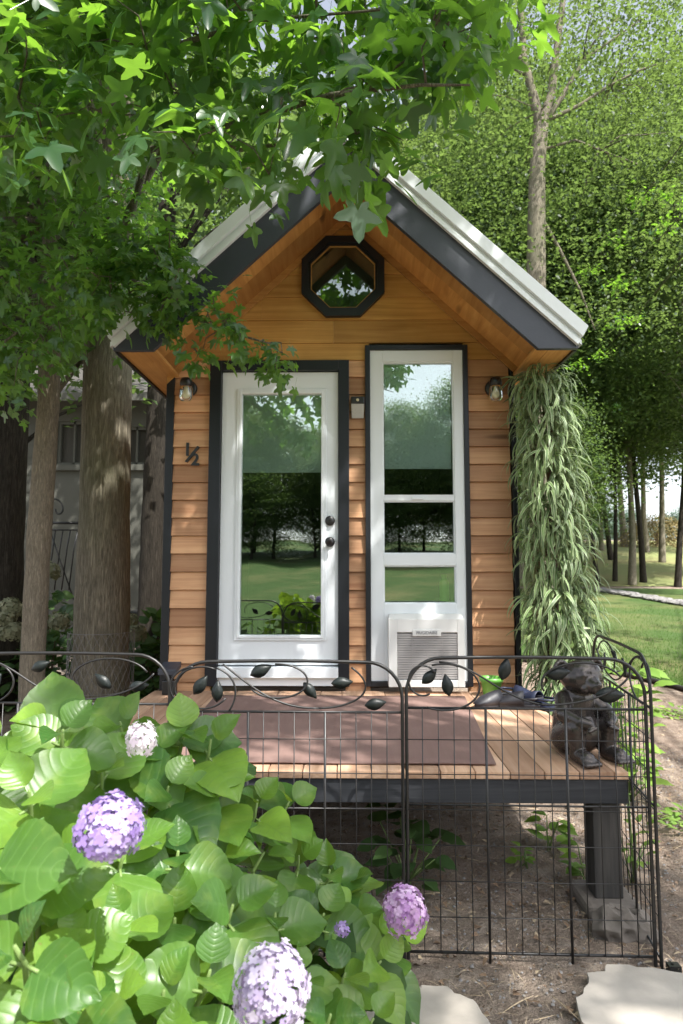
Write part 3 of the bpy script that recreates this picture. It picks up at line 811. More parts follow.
# house number
hn = empty('house_number', (-1.08, FY-.02, 2.157), 'black metal house number reading one half, left of the door', 'house number')
text_mesh('digit', '1', .125, (-1.112, FY-.034, 2.185), 'blackmetal', hn, .006, bold=.003)
text_mesh('digit', '2', .115, (-1.058, FY-.034, 2.115), 'blackmetal', hn, .006, bold=.003)
MB().add([(-1.128,FY-.042,2.105),(-1.112,FY-.042,2.10),(-1.030,FY-.042,2.205),(-1.044,FY-.042,2.212),(-1.128,FY-.020,2.105),(-1.112,FY-.020,2.10),(-1.030,FY-.020,2.205),(-1.044,FY-.020,2.212)],
         [(0,1,2,3),(4,7,6,5),(0,4,5,1),(1,5,6,2),(2,6,7,3),(3,7,4,0)]).build('fraction_bar', 'blackmetal', hn)
# solar light between the trims
sl = empty('solar_light', (.05, FY-.02, 2.45), 'small solar wall light between the door and the tall window', 'wall light')
MB().box(.008,.100,FY-.075,FY-.019,2.495,2.545).build('sensor_head', 'blackmetal', sl, bevel=.006)
m = MB(); m.lathe([(.0105,0),(.009,-.006),(0,-.008)], (.053, FY-.076, 2.52), 16, 'y'); m.build('sensor', 'bulb', sl, True)
m = MB(); m.add([(.010,FY-.070,2.494),(.098,FY-.070,2.494),(.094,FY-.03,2.405),(.014,FY-.03,2.405),(.010,FY-.019,2.494),(.098,FY-.019,2.494),(.094,FY-.019,2.405),(.014,FY-.019,2.405)],
      [(0,3,2,1),(0,1,5,4),(3,7,6,2),(0,4,7,3),(1,2,6,5),(4,5,6,7)]); m.build('lens', 'solarwhite', sl)

# ------------------------------------------------------------------ THINGS ON THE DECK
p = empty('plant_pot', (.90, 4.17, ZD), 'small green plastic pot on the deck beside the air conditioner', 'pot')
MB().lathe([(.0,0),(.050,0),(.051,.002),(.065,.088),(.074,.090),(.075,.116),(.069,.116),(.064,.09)], (.90,4.17,ZD+.001), 28, caps=False).build('pot', 'potgreen', p, True)
MB().lathe([(.0,.098),(.060,.096),(.061,.09)], (.90,4.17,ZD+.001), 20, caps=False).build('soil', 'soil', p)

def shoe(x, y, rot, mat, lab, kind):
    e = empty('clog' if kind == 'clog' else 'sandal', (x, y, ZD), lab, 'shoe', 'shoes left on the deck')
    L, W = .27, .05
    prof = [(0,.55),(.08,.9),(.3,.78),(.55,.82),(.8,1.0),(.93,.85),(1,.45)]
    so, up, ins = MB(), MB(), MB()
    left = [(u*L-L/2, w*W) for u, w in prof]; poly = [(a, -b) for a, b in left] + [(a, b) for a, b in reversed(left)]
    so.prism_z(poly, .001, .026, .5)
    # upper: arched shell over the front
    vs = []; n = 9; ks = []
    U = [.42,.55,.7,.85,.97,1.02] if kind == 'clog' else [.50,.58,.66,.74]
    for u in U:
        w = np.interp(u, [q[0] for q in prof], [q[1] for q in prof])*W*1.02
        h = np.interp(u, [.4,.6,.85,1.02], [.095,.085,.06,.03])
        for k in range(n):
            a = math.pi*k/(n-1); vs.append((u*L-L/2, -w*math.cos(a), .02+(h-.02)*math.sin(a)**.8))
    fs = [(i*n+k, i*n+k+1, (i+1)*n+k+1, (i+1)*n+k) for i in range(len(U)-1) for k in range(n-1)]
    if kind == 'clog': fs.append(tuple((len(U)-1)*n+k for k in range(n)))
    up.add(vs, fs, .5)
    ins.prism_z([(a*.93, b*.85) for a, b in poly], .0265, .030, .5)
    if kind == 'clog':
        up.tube([(-.02,-.045,.055),(-.08,-.047,.06),(-.128,-.02,.062),(-.128,.02,.062),(-.08,.047,.06),(-.02,.045,.055)], .007, 6)
    for mb, nm, mm in ((so,'sole',mat),(up,'upper',mat),(ins,'insole','insole' if kind != 'clog' else mat)):
        ob = mb.__class__(); ob.v = [(a+x, b+y, c+ZD) for a, b, c in mb.v]; ob.f = mb.f; ob.r = mb.r
        q = ob.build(nm, mm, e, nm != 'insole')
        if nm == 'upper':
            s = q.modifiers.new('S', 'SOLIDIFY'); s.thickness = .004
        if nm == 'sole': q.data.polygons.foreach_set('use_smooth', [False]*len(q.data.polygons)); b = q.modifiers.new('B','BEVEL'); b.width = .005; b.segments = 2
    e.rotation_euler = (0, 0, rot)
shoe(.86, 3.86, R(200), 'clog', 'black rubber clog nearest the green pot on the deck', 'clog')
shoe(.99, 3.83, R(168), 'clog', 'black rubber clog in the middle of the row of shoes', 'clog')
shoe(1.03, 4.0, R(-50), 'navy', 'navy rubber clog behind the black clogs', 'clog')
shoe(1.09, 3.84, R(120), 'navy', 'navy rubber clog at the right end of the row of shoes', 'clog')

# small black lantern box at the left end
e = empty('garden_lamp', (-1.165, 4.2, ZD), 'small black box lamp on the deck at the left cabin corner', 'lamp')
MB().box(-1.205,-1.125,4.16,4.24,ZD+.001,ZD+.09).build('base', 'blackmetal', e, bevel=.006)
MB().lathe([(.028,.09),(.02,.11),(.028,.125)], (-1.165,4.2,ZD), 12).build('neck', 'blackmetal', e, True)
MB().add([(-1.225,4.13,ZD+.13),(-1.105,4.13,ZD+.13),(-1.105,4.25,ZD+.165),(-1.225,4.25,ZD+.165),(-1.225,4.13,ZD+.165),(-1.105,4.13,ZD+.165),(-1.105,4.25,ZD+.2),(-1.225,4.25,ZD+.2)],
         [(0,3,2,1),(4,5,6,7),(0,1,5,4),(1,2,6,5),(2,3,7,6),(3,0,4,7)]).build('solar_panel', 'fascia', e, bevel=.004)

# ------------------------------------------------------------------ STATUE
def statue():
    e = empty('bear_statue', (1.0, 2.90, ZD), 'dark bronze statue of a seated bear cub with big feet on the deck corner', 'statue')
    a = R(-52)   # faces right-front; local +y is forward
    def W(v):
        x, y, z = v; f = Vector((math.sin(R(17)), -math.cos(R(17)), 0)); r = Vector((math.cos(R(17)), math.sin(R(17)), 0))   # forward, its left-to-right in view
        return Vector((1.0, 2.90, ZD)) + r*x*.90 + f*y + Vector((0,0,z))
    m = MB()
    def ball(c, r): m.ell(W(c), (r,r,r) if not isinstance(r, tuple) else r, 18, 12)
    def limb(pts, rs):
        for (p0, p1, r0, r1) in zip(pts[:-1], pts[1:], rs[:-1], rs[1:]):
            for k in range(9):
                t = k/8; ball(tuple(p0[i]*(1-t)+p1[i]*t for i in range(3)), r0*(1-t)+r1*t)
    limb([(0,-.03,.075),(0,-.02,.15),(0,.0,.235)], [.098,.092,.072])       # torso, hunched
    ball((0,.01,.10), (.105,.095,.09))
    limb([(0,.0,.24),(0,.02,.30)], [.06,.055])                              # neck
    ball((0,.035,.335), (.094,.085,.070)); ball((0,.05,.355), (.078,.065,.06))
    limb([(0,.08,.318),(0,.125,.308)], [.046,.032]); ball((0,.15,.318), .015)  # muzzle, nose
    ball((-.03,.10,.298), .022); ball((.03,.10,.298), .022)
    for s in (-1, 1):
        ball((s*.038,.10,.352), .013)                                       # eyes / brow
        ball((s*.036,.092,.364), .016)
        for q in range(14):                                                 # round cupped ears
            an = 2*math.pi*q/14; ball((s*.098+.034*math.cos(an), .018, .368+.034*math.sin(an)), .011)
        ball((s*.086,.004,.370), (.026,.014,.026))
        limb([(s*.072,.0,.232),(s*.118,.055,.185),(s*.085,.125,.165)], [.042,.034,.027])   # arms to the knees
        limb([(s*.085,.125,.165),(s*.06,.150,.160)], [.028,.022])
        limb([(s*.065,-.01,.07),(s*.090,.10,.135)], [.062,.045])            # thighs
        limb([(s*.090,.10,.135),(s*.082,.098,.035)], [.042,.034])           # shanks
        limb([(s*.082,.09,.028),(s*.088,.165,.026)], [.032,.034])           # feet
        for q in range(5): limb([(s*.088+(q-2)*.0165,.182,.022),(s*.088+(q-2)*.018,.206,.014)], [.0115,.0095])
        for q in range(4): ball((s*.058+(q-1.5)*.012*s,.172,.150-.004*q), .009)
    o = m.build('body', 'bronze', e, True)
    rm = o.modifiers.new('Remesh', 'REMESH'); rm.mode = 'VOXEL'; rm.voxel_size = .0042; rm.use_smooth_shade = True
    sm = o.modifiers.new('Smooth', 'SMOOTH'); sm.iterations = 3; sm.factor = .5
    return e
statue()

# ------------------------------------------------------------------ FENCE
def bez(p, n=24):
    out = []
    for i in range(n+1):
        t = i/n; s = 1-t
        out.append(tuple(s**3*p[0][k]+3*s*s*t*p[1][k]+3*s*t*t*p[2][k]+t**3*p[3][k] for k in range(2)))
    return out
def panel(A, B, H, lab, band=.18, leaves=(), scrolls=(), thick=(1/3, 2/3), flip=False):
    A = Vector((A[0],A[1],0)); B = Vector((B[0],B[1],0)); W = (B-A).length; ux = (B-A)/W; nrm = Vector((ux.y,-ux.x,0))
    e = empty('garden_fence', A, lab, 'fence panel', 'black wire garden fence panels')
    def P(s, z, o=0): return A + ux*s + nrm*o + Vector((0,0,z))
    zb = H - band
    fr = MB(); rc = .13
    path = [P(0,-.06), P(0,.02), P(0,zb)]
    for k in range(9):
        a = math.pi/2*k/8; path.append(P(rc-rc*math.cos(a), H-rc*1.0+rc*math.sin(a)))
    for k in range(1, 8): path.append(P(rc+(W-2*rc)*k/8, H + .004*math.sin(math.pi*k/8)))
    for k in range(9):
        a = math.pi/2*(1-k/8); path.append(P(W-rc+rc*math.cos(a), H-rc+rc*math.sin(a)))
    path += [P(W,zb), P(W,.02), P(W,-.06)]
    fr.tube(path, .0064, 8)
    fr.build('frame', 'fence', e, True)
    bars = MB()
    for z in (zb, .03): bars.tube([P(.0,z,-.002), P(W,z,-.002)], .0048, 6)
    bars.tube([P(0,zb-.34,-.002), P(W,zb-.34,-.002)], .0036, 6)
    for t in thick: bars.tube([P(W*t,.0,.003), P(W*t,zb,.003)], .0050, 6)
    bars.build('cross_bar', 'fence', e, True)
    w = MB(); n = 15
    for i in range(1, n):
        s = W*i/n
        if min(abs(s-W*t) for t in thick) < .01: continue
        j = random.uniform(-.0015,.0015)
        w.tube([P(s,.03,.003), P(s+j,zb*.5,.003+random.uniform(-.002,.002)), P(s,zb,.003)], .0020, 5)
    k = 1
    while .03+.122*k < zb-.03:
        z = .03+.122*k; w.tube([P(0,z,.006), P(W*.5,z+random.uniform(-.002,.002),.006), P(W,z,.006)], .0018, 5); k += 1
    w.build('wire_grid', 'fence', e, True)
    sc = MB()
    for cv in scrolls:
        pts = bez(cv) if len(cv) == 4 else list(cv)
        sc.tube([P(s*W, zb+z*band, .004) for s, z in pts], .0038, 6)
    sc.build('scroll', 'fence', e, True)
    for (s, z, ang, tl) in leaves:
        m = MB(); c = P(s*W, zb+z*band, -.006); L = tl*1.05; up = Vector((0,0,1))
        d = ux*math.cos(R(ang)) + up*math.sin(R(ang)); q = ux*-math.sin(R(ang)) + up*math.cos(R(ang))
        vs = []; nn = 8
        for i in range(nn+1):
            u = i/nn; ww = L*.27*math.sin(math.pi*u**.85)
            for v in (-1, 0, 1):
                vs.append(c + d*(u-.5)*L + q*ww*v + nrm*(-.006*abs(v) + .006*math.sin(u*math.pi)) )
        fs = [(i*3+j, i*3+j+1, (i+1)*3+j+1, (i+1)*3+j) for i in range(nn) for j in range(2)]
        m.add(vs, fs, .5); o = m.build('ornamental_leaf', 'leafplate', e, True)
        s_ = o.modifiers.new('S','SOLIDIFY'); s_.thickness = .002
    return e
def loop(cx, cz, rx, rz, a0, a1, n=26): return [(cx+rx*math.cos(R(a0+(a1-a0)*i/n)), cz+rz*math.sin(R(a0+(a1-a0)*i/n))) for i in range(n+1)]
SC1 = [loop(.13,.48,.12,.42,60,330), loop(.10,.50,.11,.40,95,255), [(.22,.95),(.34,.55),(.44,.06),(.64,.08)], [(.64,.08),(.80,.10),(.92,.45),(.78,.90)], [(.19,.88),(.28,.75),(.30,.35),(.25,.02)], loop(.46,.62,.13,.34,-150,95)]
SC2 = [loop(.16,.42,.15,.46,110,-120), [(.14,.92),(.30,.90),(.38,.25),(.56,.10)], [(.56,.10),(.66,.04),(.86,.20),(.93,.62)], loop(.74,.50,.17,.42,200,20), loop(.07,.55,.06,.30,30,300)]
panel((-1.515,2.42), (-.665,2.40), 1.06, 'black wire fence panel at the far left behind the hydrangea leaves',
      leaves=[(.22,.40,60,.075),(.42,.75,25,.07),(.70,.45,140,.075),(.86,.35,10,.07)], scrolls=SC2)
panel((-.655,2.40), (.190,2.39), 1.035, 'black wire fence panel in the middle, rising behind the hydrangea top',
      leaves=[(.12,.52,55,.078),(.195,.40,88,.075),(.385,.82,25,.082),(.60,.42,-50,.07),(.74,.58,5,.075),(.885,.16,10,.075)], scrolls=SC1)
panel((.205,2.39), (1.062,2.37), 1.052, 'black wire fence panel at the right, in front of the deck edge and statue',
      leaves=[(.10,.62,45,.07),(.175,.45,100,.075),(.42,.78,75,.080),(.645,.70,8,.085),(.86,.28,0,.10)], scrolls=SC2)
panel((1.078,2.36), (1.195,3.21), 1.06, 'black wire fence panel running back along the right side of the deck',
      leaves=[(.35,.55,60,.075),(.52,.70,20,.075),(.72,.45,100,.07)], scrolls=SC2)
t = MB(); t.box(1.085,1.125,2.315,2.345,.0,.03); t.tube([(1.10,2.33,.03),(1.10,2.33,-.05)], .006, 6)
tag(t.build('fence_clip', 'fence', None), 'small black plastic foot clip at the fence corner', 'clip')

# ------------------------------------------------------------------ TRAILING PLANT on the corner
tp = empty('trailing_plant', (1.40, 4.15, 0), 'tall column of long drooping variegated leaves at the right cabin corner', 'plant')
st = MB()
for i in range(7):
    a = i*.9; st.tube([(1.28+.06*math.cos(a+z*.8)+.02*z*0, 4.2+.06*math.sin(a+z*.8), z) for z in np.linspace(.0,2.55,12)], .012, 6)
st.build('stem', 'twig', tp, True)
tv, tf, tu = t_blade(8, .033, 1.1, .15)
pos = []; dirs = []; scs = []
NB = 3000
for i in range(NB):
    z = random.uniform(.55, 2.68); f = (2.70-z)/2.1
    rad = .05 + .12*f**.5
    cx = 1.25 + .12*f; cy = 4.16
    if random.random() < .25*(.5+.5*math.sin(z*9+1)): continue
    a = random.uniform(0, 2*math.pi)
    if random.random() < .6: a = random.uniform(-math.pi, 0)      # favour the open front side
    rr = rad*random.uniform(.5, 1.0)
    pos.append((cx+rr*math.cos(a), cy+rr*math.sin(a)*.8, z))
    dirs.append((math.cos(a+random.gauss(0,.5)), math.sin(a+random.gauss(0,.5)), random.gauss(-.02,.45)))
    scs.append(random.choice((random.uniform(.10,.2), random.uniform(.16,.32))))
NB = len(pos); pos = np.array(pos); dirs = np.array(dirs); nz = np.tile([0,0,1.0], (NB,1)) + rng.normal(0,.25,(NB,3))
scatter('foliage', tv, tf, pos, frames(dirs, nz), scs, 'varieg', tp, tu)

# ------------------------------------------------------------------ leafy plants
def rosette_plant(name, c, n, L, h, mat, lab, cat, width=.34, tilt=.6, spread=.1, group=None):
    e = empty(name, c, lab, cat, group)
    tv, tf, tu = t_ovate(7, 2, width, .28, .12)
    pos = []; d = []; nn = []; S = []
    st = MB()
    for k in range(n):
        a = random.uniform(0, 2*math.pi); r = spread*math.sqrt(random.random()); z = h*random.uniform(.15,1)
        p = Vector((c[0]+r*math.cos(a), c[1]+r*math.sin(a), c[2]+z))
        b = a+random.gauss(0,.5); dd = Vector((math.cos(b), math.sin(b), random.uniform(-.1, tilt)))
        pos.append(p); d.append(dd); nn.append((random.gauss(0,.2)-math.cos(b)*.2, random.gauss(0,.2)-math.sin(b)*.2-.15, 1)); S.append(L*random.uniform(.6,1.1))
        if k % 3 == 0: st.tube([(c[0]+random.uniform(-.02,.02), c[1]+random.uniform(-.02,.02), c[2]), p], .003, 5)
    st.build('stem', 'stem', e, True)
    scatter('foliage', tv, tf, np.array([tuple(p) for p in pos]), frames(np.array([tuple(x) for x in d]), np.array(nn)), S, mat, e, tu)
    return e
rosette_plant('leafy_plant', (1.66,3.95,0), 80, .14, .80, 'lime', 'bright lime green leafy plant behind the statue, right of the trailing column', 'plant', .30, .7, .15)
rosette_plant('hosta_plant', (1.24,2.95,0), 24, .08, .50, 'lime', 'low yellow green plant beside the deck under the statue', 'plant', .22, .9, .07)
for (x, y, s, lab) in ((.98,3.30,.17,'small green weed growing under the deck left of the post'), (.80,3.1,.10,'tiny green weed on the dirt in the deck shade, nearest the camera of the weeds'),
                       (1.05,2.98,.15,'small bright weed just left of the corner deck post'), (.52,4.05,.2,'broad-leaved dark green plant deep under the deck')):
    rosette_plant('weed', (x,y,0), 12, s*.6, s, 'weed', lab, 'weed', .3, .7, s*.35, 'weeds around the deck')
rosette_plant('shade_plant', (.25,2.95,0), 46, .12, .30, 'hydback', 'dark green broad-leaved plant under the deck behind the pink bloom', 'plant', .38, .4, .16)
rosette_plant('ground_cover', (1.86,3.55,0), 90, .07, .07, 'lime', 'low yellow green patch of weeds on the dirt right of the fence', 'plant', .22, .9, .22)
rosette_plant('ground_cover', (3.05,6.2,0), 60, .08, .05, 'lime', 'small yellowish patch of weeds on the dirt near the lawn edge', 'plant', .22, .9, .20)

# ------------------------------------------------------------------ HYDRANGEA (foreground)
hy = empty('hydrangea', (-.7, 1.7, 0), 'big hydrangea shrub with broad glossy leaves and lilac flower heads in the foreground', 'shrub')
tv, tf, tu = t_ovate(18, 6, .43, .26, .20, .005, wav=.007)
tips = []
def add_tip(px_, py_, Y, n, L, up=.5): tips.append((at(px_, py_, Y), n, L, up))
random.seed(21)
# outline row (top edge), then filled rows coming nearer
for (a, b, Y) in ((58,722,1.5),(-5,745,1.35),(120,725,1.75),(62,735,1.38),(105,738,1.75),(150,745,1.7),(185,735,1.62),(215,735,1.7),(30,790,1.2),(105,770,1.45),(165,790,1.5),(215,785,1.6),(262,800,1.7),(285,795,1.85),
                  (-30,760,1.2),(-20,850,1.0),(20,870,1.05),(60,850,1.25),(130,850,1.35),(180,850,1.4),(225,850,1.5),(262,850,1.65),(300,850,1.75),(325,870,1.85),
                  (10,950,.95),(70,940,1.05),(130,920,1.2),(180,920,1.3),(230,905,1.4),(275,910,1.5),(320,910,1.6),(355,905,1.7),(375,930,1.75),
                  (50,1010,.95),(110,990,1.05),(165,985,1.15),(215,975,1.25),(310,970,1.4),(345,975,1.5),(385,965,1.6),(330,1020,1.35),(370,1015,1.45),(240,1035,1.15),(0,1040,.9),(400,935,1.8),
                  (40,770,1.7),(80,800,1.6),(190,820,1.7),(240,840,1.8),(150,960,1.5),(290,960,1.7),(90,900,1.45),(350,880,1.9),(-60,900,1.2),(-60,1000,1.05),(100,1060,1.0),(180,1060,1.1),(300,1060,1.25)):
    add_tip(a+random.uniform(-6,6), b+random.uniform(-6,6), Y*random.uniform(.97,1.04), 4, (min(.165, Y*random.uniform(.088,.128)) if a < 240 else Y*random.uniform(.070,.092)))
P_, D_, N_, S_ = [], [], [], []
stm = MB()
for (t, n, L, up) in tips:
    rot0 = random.uniform(0, math.pi)
    out = Vector((t.x+.75, t.y-1.9, 0)); out = out.normalized() if out.length > .01 else Vector((0,-1,0))
    axis = (Vector((0,0,1)) + out*.35 + Vector((random.gauss(0,.15), random.gauss(0,.15)-.25, 0))).normalized()
    u = axis.cross(Vector((1,0,0))).normalized(); w = axis.cross(u)
    base = t - axis*.05
    root = Vector((-.7+(t.x+.7)*.35, 1.75+(t.y-1.75)*.4, .0))
    stm.tube([root, root.lerp(base, .55)+Vector((0,0,.03)), base, t], [.007,.006,.0045,.003], 6)
    lv = 0
    for pair in range(3):
        aa = rot0 + pair*math.pi/2
        for k in (0, 1):
            if pair == 2 and random.random() < .3: continue
            a = aa + k*math.pi + random.gauss(0,.15)
            rad = u*math.cos(a) + w*math.sin(a)
            elev = (.75, .25, -.15)[pair] + random.gauss(0,.15)
            d = (rad*math.cos(elev) + axis*math.sin(elev)).normalized()
            nn = (axis*math.cos(elev) - rad*math.sin(elev)).normalized() + Vector((random.gauss(0,.22), random.gauss(0,.22)-.22, 0))
            p = t - axis*(.055*pair) + rad*.012
            sz = L*(.55, 1.0, 1.05)[pair]*random.uniform(.85,1.12)
            P_.append(tuple(p)); D_.append(tuple(d)); N_.append(tuple(nn)); S_.append((sz*random.uniform(.9,1.15), sz, sz*random.uniform(.4,1.6)))
            if pair: stm.tube([t-axis*(.055*pair)-rad*0, p+d*.012], .003, 5)
stm.build('stem', 'stem', hy, True)
scatter('foliage', tv, tf, np.array(P_), frames(np.array(D_), np.array(N_)), np.array(S_), 'hyd', hy, tu)
# lower inner leaves, fills the heart of the shrub
NI = 520
ii = np.array([tuple(at(random.uniform(-60,395), random.uniform(790,1100), 1) ) for _ in range(0)]) if False else None
q = []
while len(q) < NI:
    x = random.uniform(-1.6,.15); y = random.uniform(1.1,2.2); z = random.uniform(.1,.78)
    top = .95 - .55*max(0, x+.45) - .25*max(0, y-1.6)
    if z > top-.14 or z > .45+.30*(-x): continue
    if y < 1.35 and z > .62: continue
    q.append((x, y, z))
q = np.array(q); a = rng.uniform(0, 2*np.pi, NI); d = np.stack([np.cos(a), np.sin(a), rng.uniform(-.5,.3,NI)], 1)
n_ = np.stack([rng.normal(0,.35,NI), rng.normal(-.45,.35,NI), np.ones(NI)], 1)
tv2, tf2, tu2 = t_ovate(8, 3, .40, .25, .18)
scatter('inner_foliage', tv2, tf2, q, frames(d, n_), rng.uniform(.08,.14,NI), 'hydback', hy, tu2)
fv, ff = t_floret()
def head(parent, c, r, mat, n=150, fs=.017, lab=None, sq=(1,1,.9), name='flower_head'):
    d = []
    for i in range(n):
        zz = 1 - 1.75*i/n; a = i*2.39996; rr = math.sqrt(max(0, 1-zz*zz)); d.append((rr*math.cos(a), rr*math.sin(a), zz))
    d = np.array(d) + rng.normal(0,.07,(n,3)); d /= np.linalg.norm(d, axis=1, keepdims=True)
    lump = 1 + .10*np.sin(d[:,:1]*5.3+c[0]*40)*np.cos(d[:,2:3]*4.7+c[2]*30)
    pos = np.array(c) + d*r*lump*np.array(sq)*rng.uniform(.80,1.08,(n,1))
    t = np.cross(d, rnd_unit(n)); nrm = d + rng.normal(0,.25,(n,3))
    o = scatter(name, fv, ff, pos, frames(t, nrm), rng.uniform(.8,1.2,n)*fs, mat, parent, smooth=False)
    if lab: o['label'] = lab
    return o
def flower(px_, py_, Y, rpx, mat, lab, n=170, fs=.0105, sq=(1,1,.92)):
    c = at(px_, py_, Y); r = rpx/FPX*Y
    head(hy, tuple(c), r, mat, n, fs, lab, sq)
flower(110, 828, 1.0, 31, 'petal_purple', 'rich purple flower head', 330, .0092)
flower(141, 740, 1.35, 14, 'petal_white', 'small whitish flower head', 90, .0085, (1,1,1.15))
flower(405, 912, 1.62, 20, 'petal_pink', 'pink lilac flower head at the right end', 240, .0095, (1,1,1.1))
flower(272, 990, .98, 34, 'petal_pale', 'large pale lilac flower head at the bottom', 380, .0082, (1,1,1.15))
flower(342, 930, 1.5, 6, 'petal_purple', 'tiny purple bud', 14, .009)

# ------------------------------------------------------------------ TREES
def trunk_tube(mb, pts, rads, n=14, jit=.06):
    """smoothed, slightly irregular trunk"""
    P2, R2 = [], []
    for i in range(len(pts)-1):
        for k in range(5):
            t = k/5; P2.append(Vector(pts[i]).lerp(Vector(pts[i+1]), t)); R2.append((rads[i]*(1-t)+rads[i+1]*t)*random.uniform(1-jit,1+jit))
    P2.append(Vector(pts[-1])); R2.append(rads[-1]); mb.tube(P2, R2, n)

# -- sweetgum whose limbs reach over the picture
random.seed(5)
sg = empty('sweetgum_tree', (-1.95,5.0,0), 'large sweetgum left of the cabin whose leafy limbs overhang the top of the view', 'tree')
m = MB(); trunk_tube(m, [(-1.93,5.0,-.1),(-1.925,5.0,.5),(-1.93,5,1.5),(-1.945,5,3),(-1.99,5.05,5),(-2.05,5.1,8),(-2.0,5.2,12)], [.26,.215,.195,.185,.17,.13,.05], 20, .03)
tr = m.build('trunk', 'bark', sg, True)
for dz in (-.05,):
    pass
limbs = [[(-1.96,5,3.6), at(150,150,3.9), at(250,120,2.8), at(330,95,2.45), at(420,85,2.3), at(470,85,2.25)],
         [(-1.97,5,3.9), at(80,80,3.8), at(160,50,3.0), at(260,20,2.5), at(380,10,2.3)],
         [(-1.98,5,4.4), at(60,-60,4.0), at(200,-90,3.0), at(330,-80,2.6), at(450,-60,2.5)],
         [(-1.95,5,3.2), at(110,260,4.3), at(160,300,3.7), at(220,330,3.4), at(275,345,3.3)],
         [(-1.95,5,3.1), at(50,260,4.5), at(20,330,4.0), at(-20,360,3.8)],
         [(-1.97,5,3.8), at(20,160,4.0), at(-30,120,3.2), at(-80,100,2.8)],
         [(-1.97,5,4.0), at(180,120,3.6), at(240,150,3.0), at(310,140,2.7)]]
lm = MB(); LP = []
limbs += [[(-2.0,5,5.6), (-1.9,4.2,6.6), (-1.6,3.2,7.2), (-1.3,2.2,7.5)], [(-2.0,5,6.0), (-1.2,4.6,7.0), (-.4,4.0,7.6)], [(-2.02,5,6.4), (-2.6,4.0,7.4), (-3.2,3.0,7.8)]]
for l in limbs:
    pts = [Vector(p) for p in l]; n = len(pts); trunk_tube(lm, pts, [(.026*(1-i/(n-.5))**1.5+.003) for i in range(n)], 7, .08)
    for i in range(n-1):
        for k in range(8): LP.append(pts[i].lerp(pts[i+1], k/8))
BX = [-60,0,90,120,150,170,210,300,350,400,440,470,500,540]; BY = [430,415,350,312,280,235,205,192,184,170,150,112,70,-60]
def in_mask(px_, py_, rpx):
    if py_ < np.interp(px_, BX, BY) - rpx: return True
    return False
cl = []
tries = 0
while len(cl) < 560 and tries < 20000:
    tries += 1
    a, b = random.uniform(-90, 520), random.uniform(-160, 420); Y = random.choice([random.uniform(2.2,3.2), random.uniform(2.8,4.3), random.uniform(3.4,5.2)])
    rr = .17
    if not in_mask(a, b, rr*.40/Y*FPX): continue
    low = a < 190 and b > 150
    if low: Y = random.uniform(3.5, 5.0)
    p = at(a, b, Y)
    if p.z < 2.2: continue
    # thin out toward the right-hand edge of the canopy so light passes through
    if a > 200 and Y > 2.9: continue
    if -1.45 < p.x < 1.45 and Y > 3.3: continue
    cl.append((p, .17, 17 if low else 12, random.uniform(.075,.11) if low else random.uniform(.11,.165)))
for k in range(46):
    cl.append((Vector(at(random.uniform(70,188), random.uniform(225,312), random.uniform(3.2,3.6))), .11, 12, random.uniform(.075,.105)))
for k in range(26):   # the low spray in front of the left eave
    t = random.random(); c = Vector(at(108,300,3.55)).lerp(Vector(at(282,352,3.3)), t); c += Vector((random.gauss(0,.05), random.gauss(0,.06), random.gauss(0,.05+.05*(1-t))))
    cl.append((c, .085, 11, random.uniform(.065,.10)))
for k in range(150):  # this loop and the next: unseen upper clumps added to shade the left
    cl.append((Vector((random.uniform(-2.9,.1), random.uniform(.2,3.2), random.uniform(5.9,7.6))), .26, 16, random.uniform(.13,.17)))
for k in range(150):
    a = random.uniform(0, 2*math.pi); q = math.sqrt(random.random())
    cl.append((Vector((-2.2+1.7*q*math.cos(a), 3.6+1.9*q*math.sin(a), random.uniform(5.8,8.6))), .30, 16, random.uniform(.13,.18)))
tw = lm; P_, D_, N_, S_ = [], [], [], []
cl.sort(key=lambda t: min((q-t[0]).length for q in LP))
KD = [tuple(q) for q in LP]
for (c, rr, n, L) in cl:
    ar = np.array(KD); near = Vector(KD[int(np.argmin(((ar-np.array(tuple(c)))**2).sum(1)))]); KD.append(tuple(c))
    mid = near.lerp(c, .5) + Vector((random.uniform(-.04,.04), random.uniform(-.04,.04), .04))
    tw.tube([near, mid, c], [.0055,.0035,.002], 4)
    dirc = (c-near); dirc = dirc.normalized() if dirc.length > 1e-3 else Vector((0,0,1))
    for k in range(n):
        o_ = Vector((random.gauss(0,rr*.55), random.gauss(0,rr*.55), random.gauss(0,rr*.5)))
        d = (o_*2.2/rr*.3 + dirc*.4 + Vector((random.gauss(0,.5), random.gauss(0,.5), random.gauss(-.45,.45)))).normalized()
        P_.append(tuple(c+o_)); D_.append(tuple(d)); N_.append((random.gauss(0,.42), random.gauss(-.35,.45), 1)); q_ = L*random.uniform(.7,1.2); S_.append((q_*random.uniform(.85,1.1), q_, q_*random.uniform(.2,3.2)))
tw.build('limb', 'bark', sg, True)
sv, sf = t_star()
scatter('crown', sv, sf, np.array(P_), frames(np.array(D_), np.array(N_)), S_, 'sweet', sg, smooth=False)

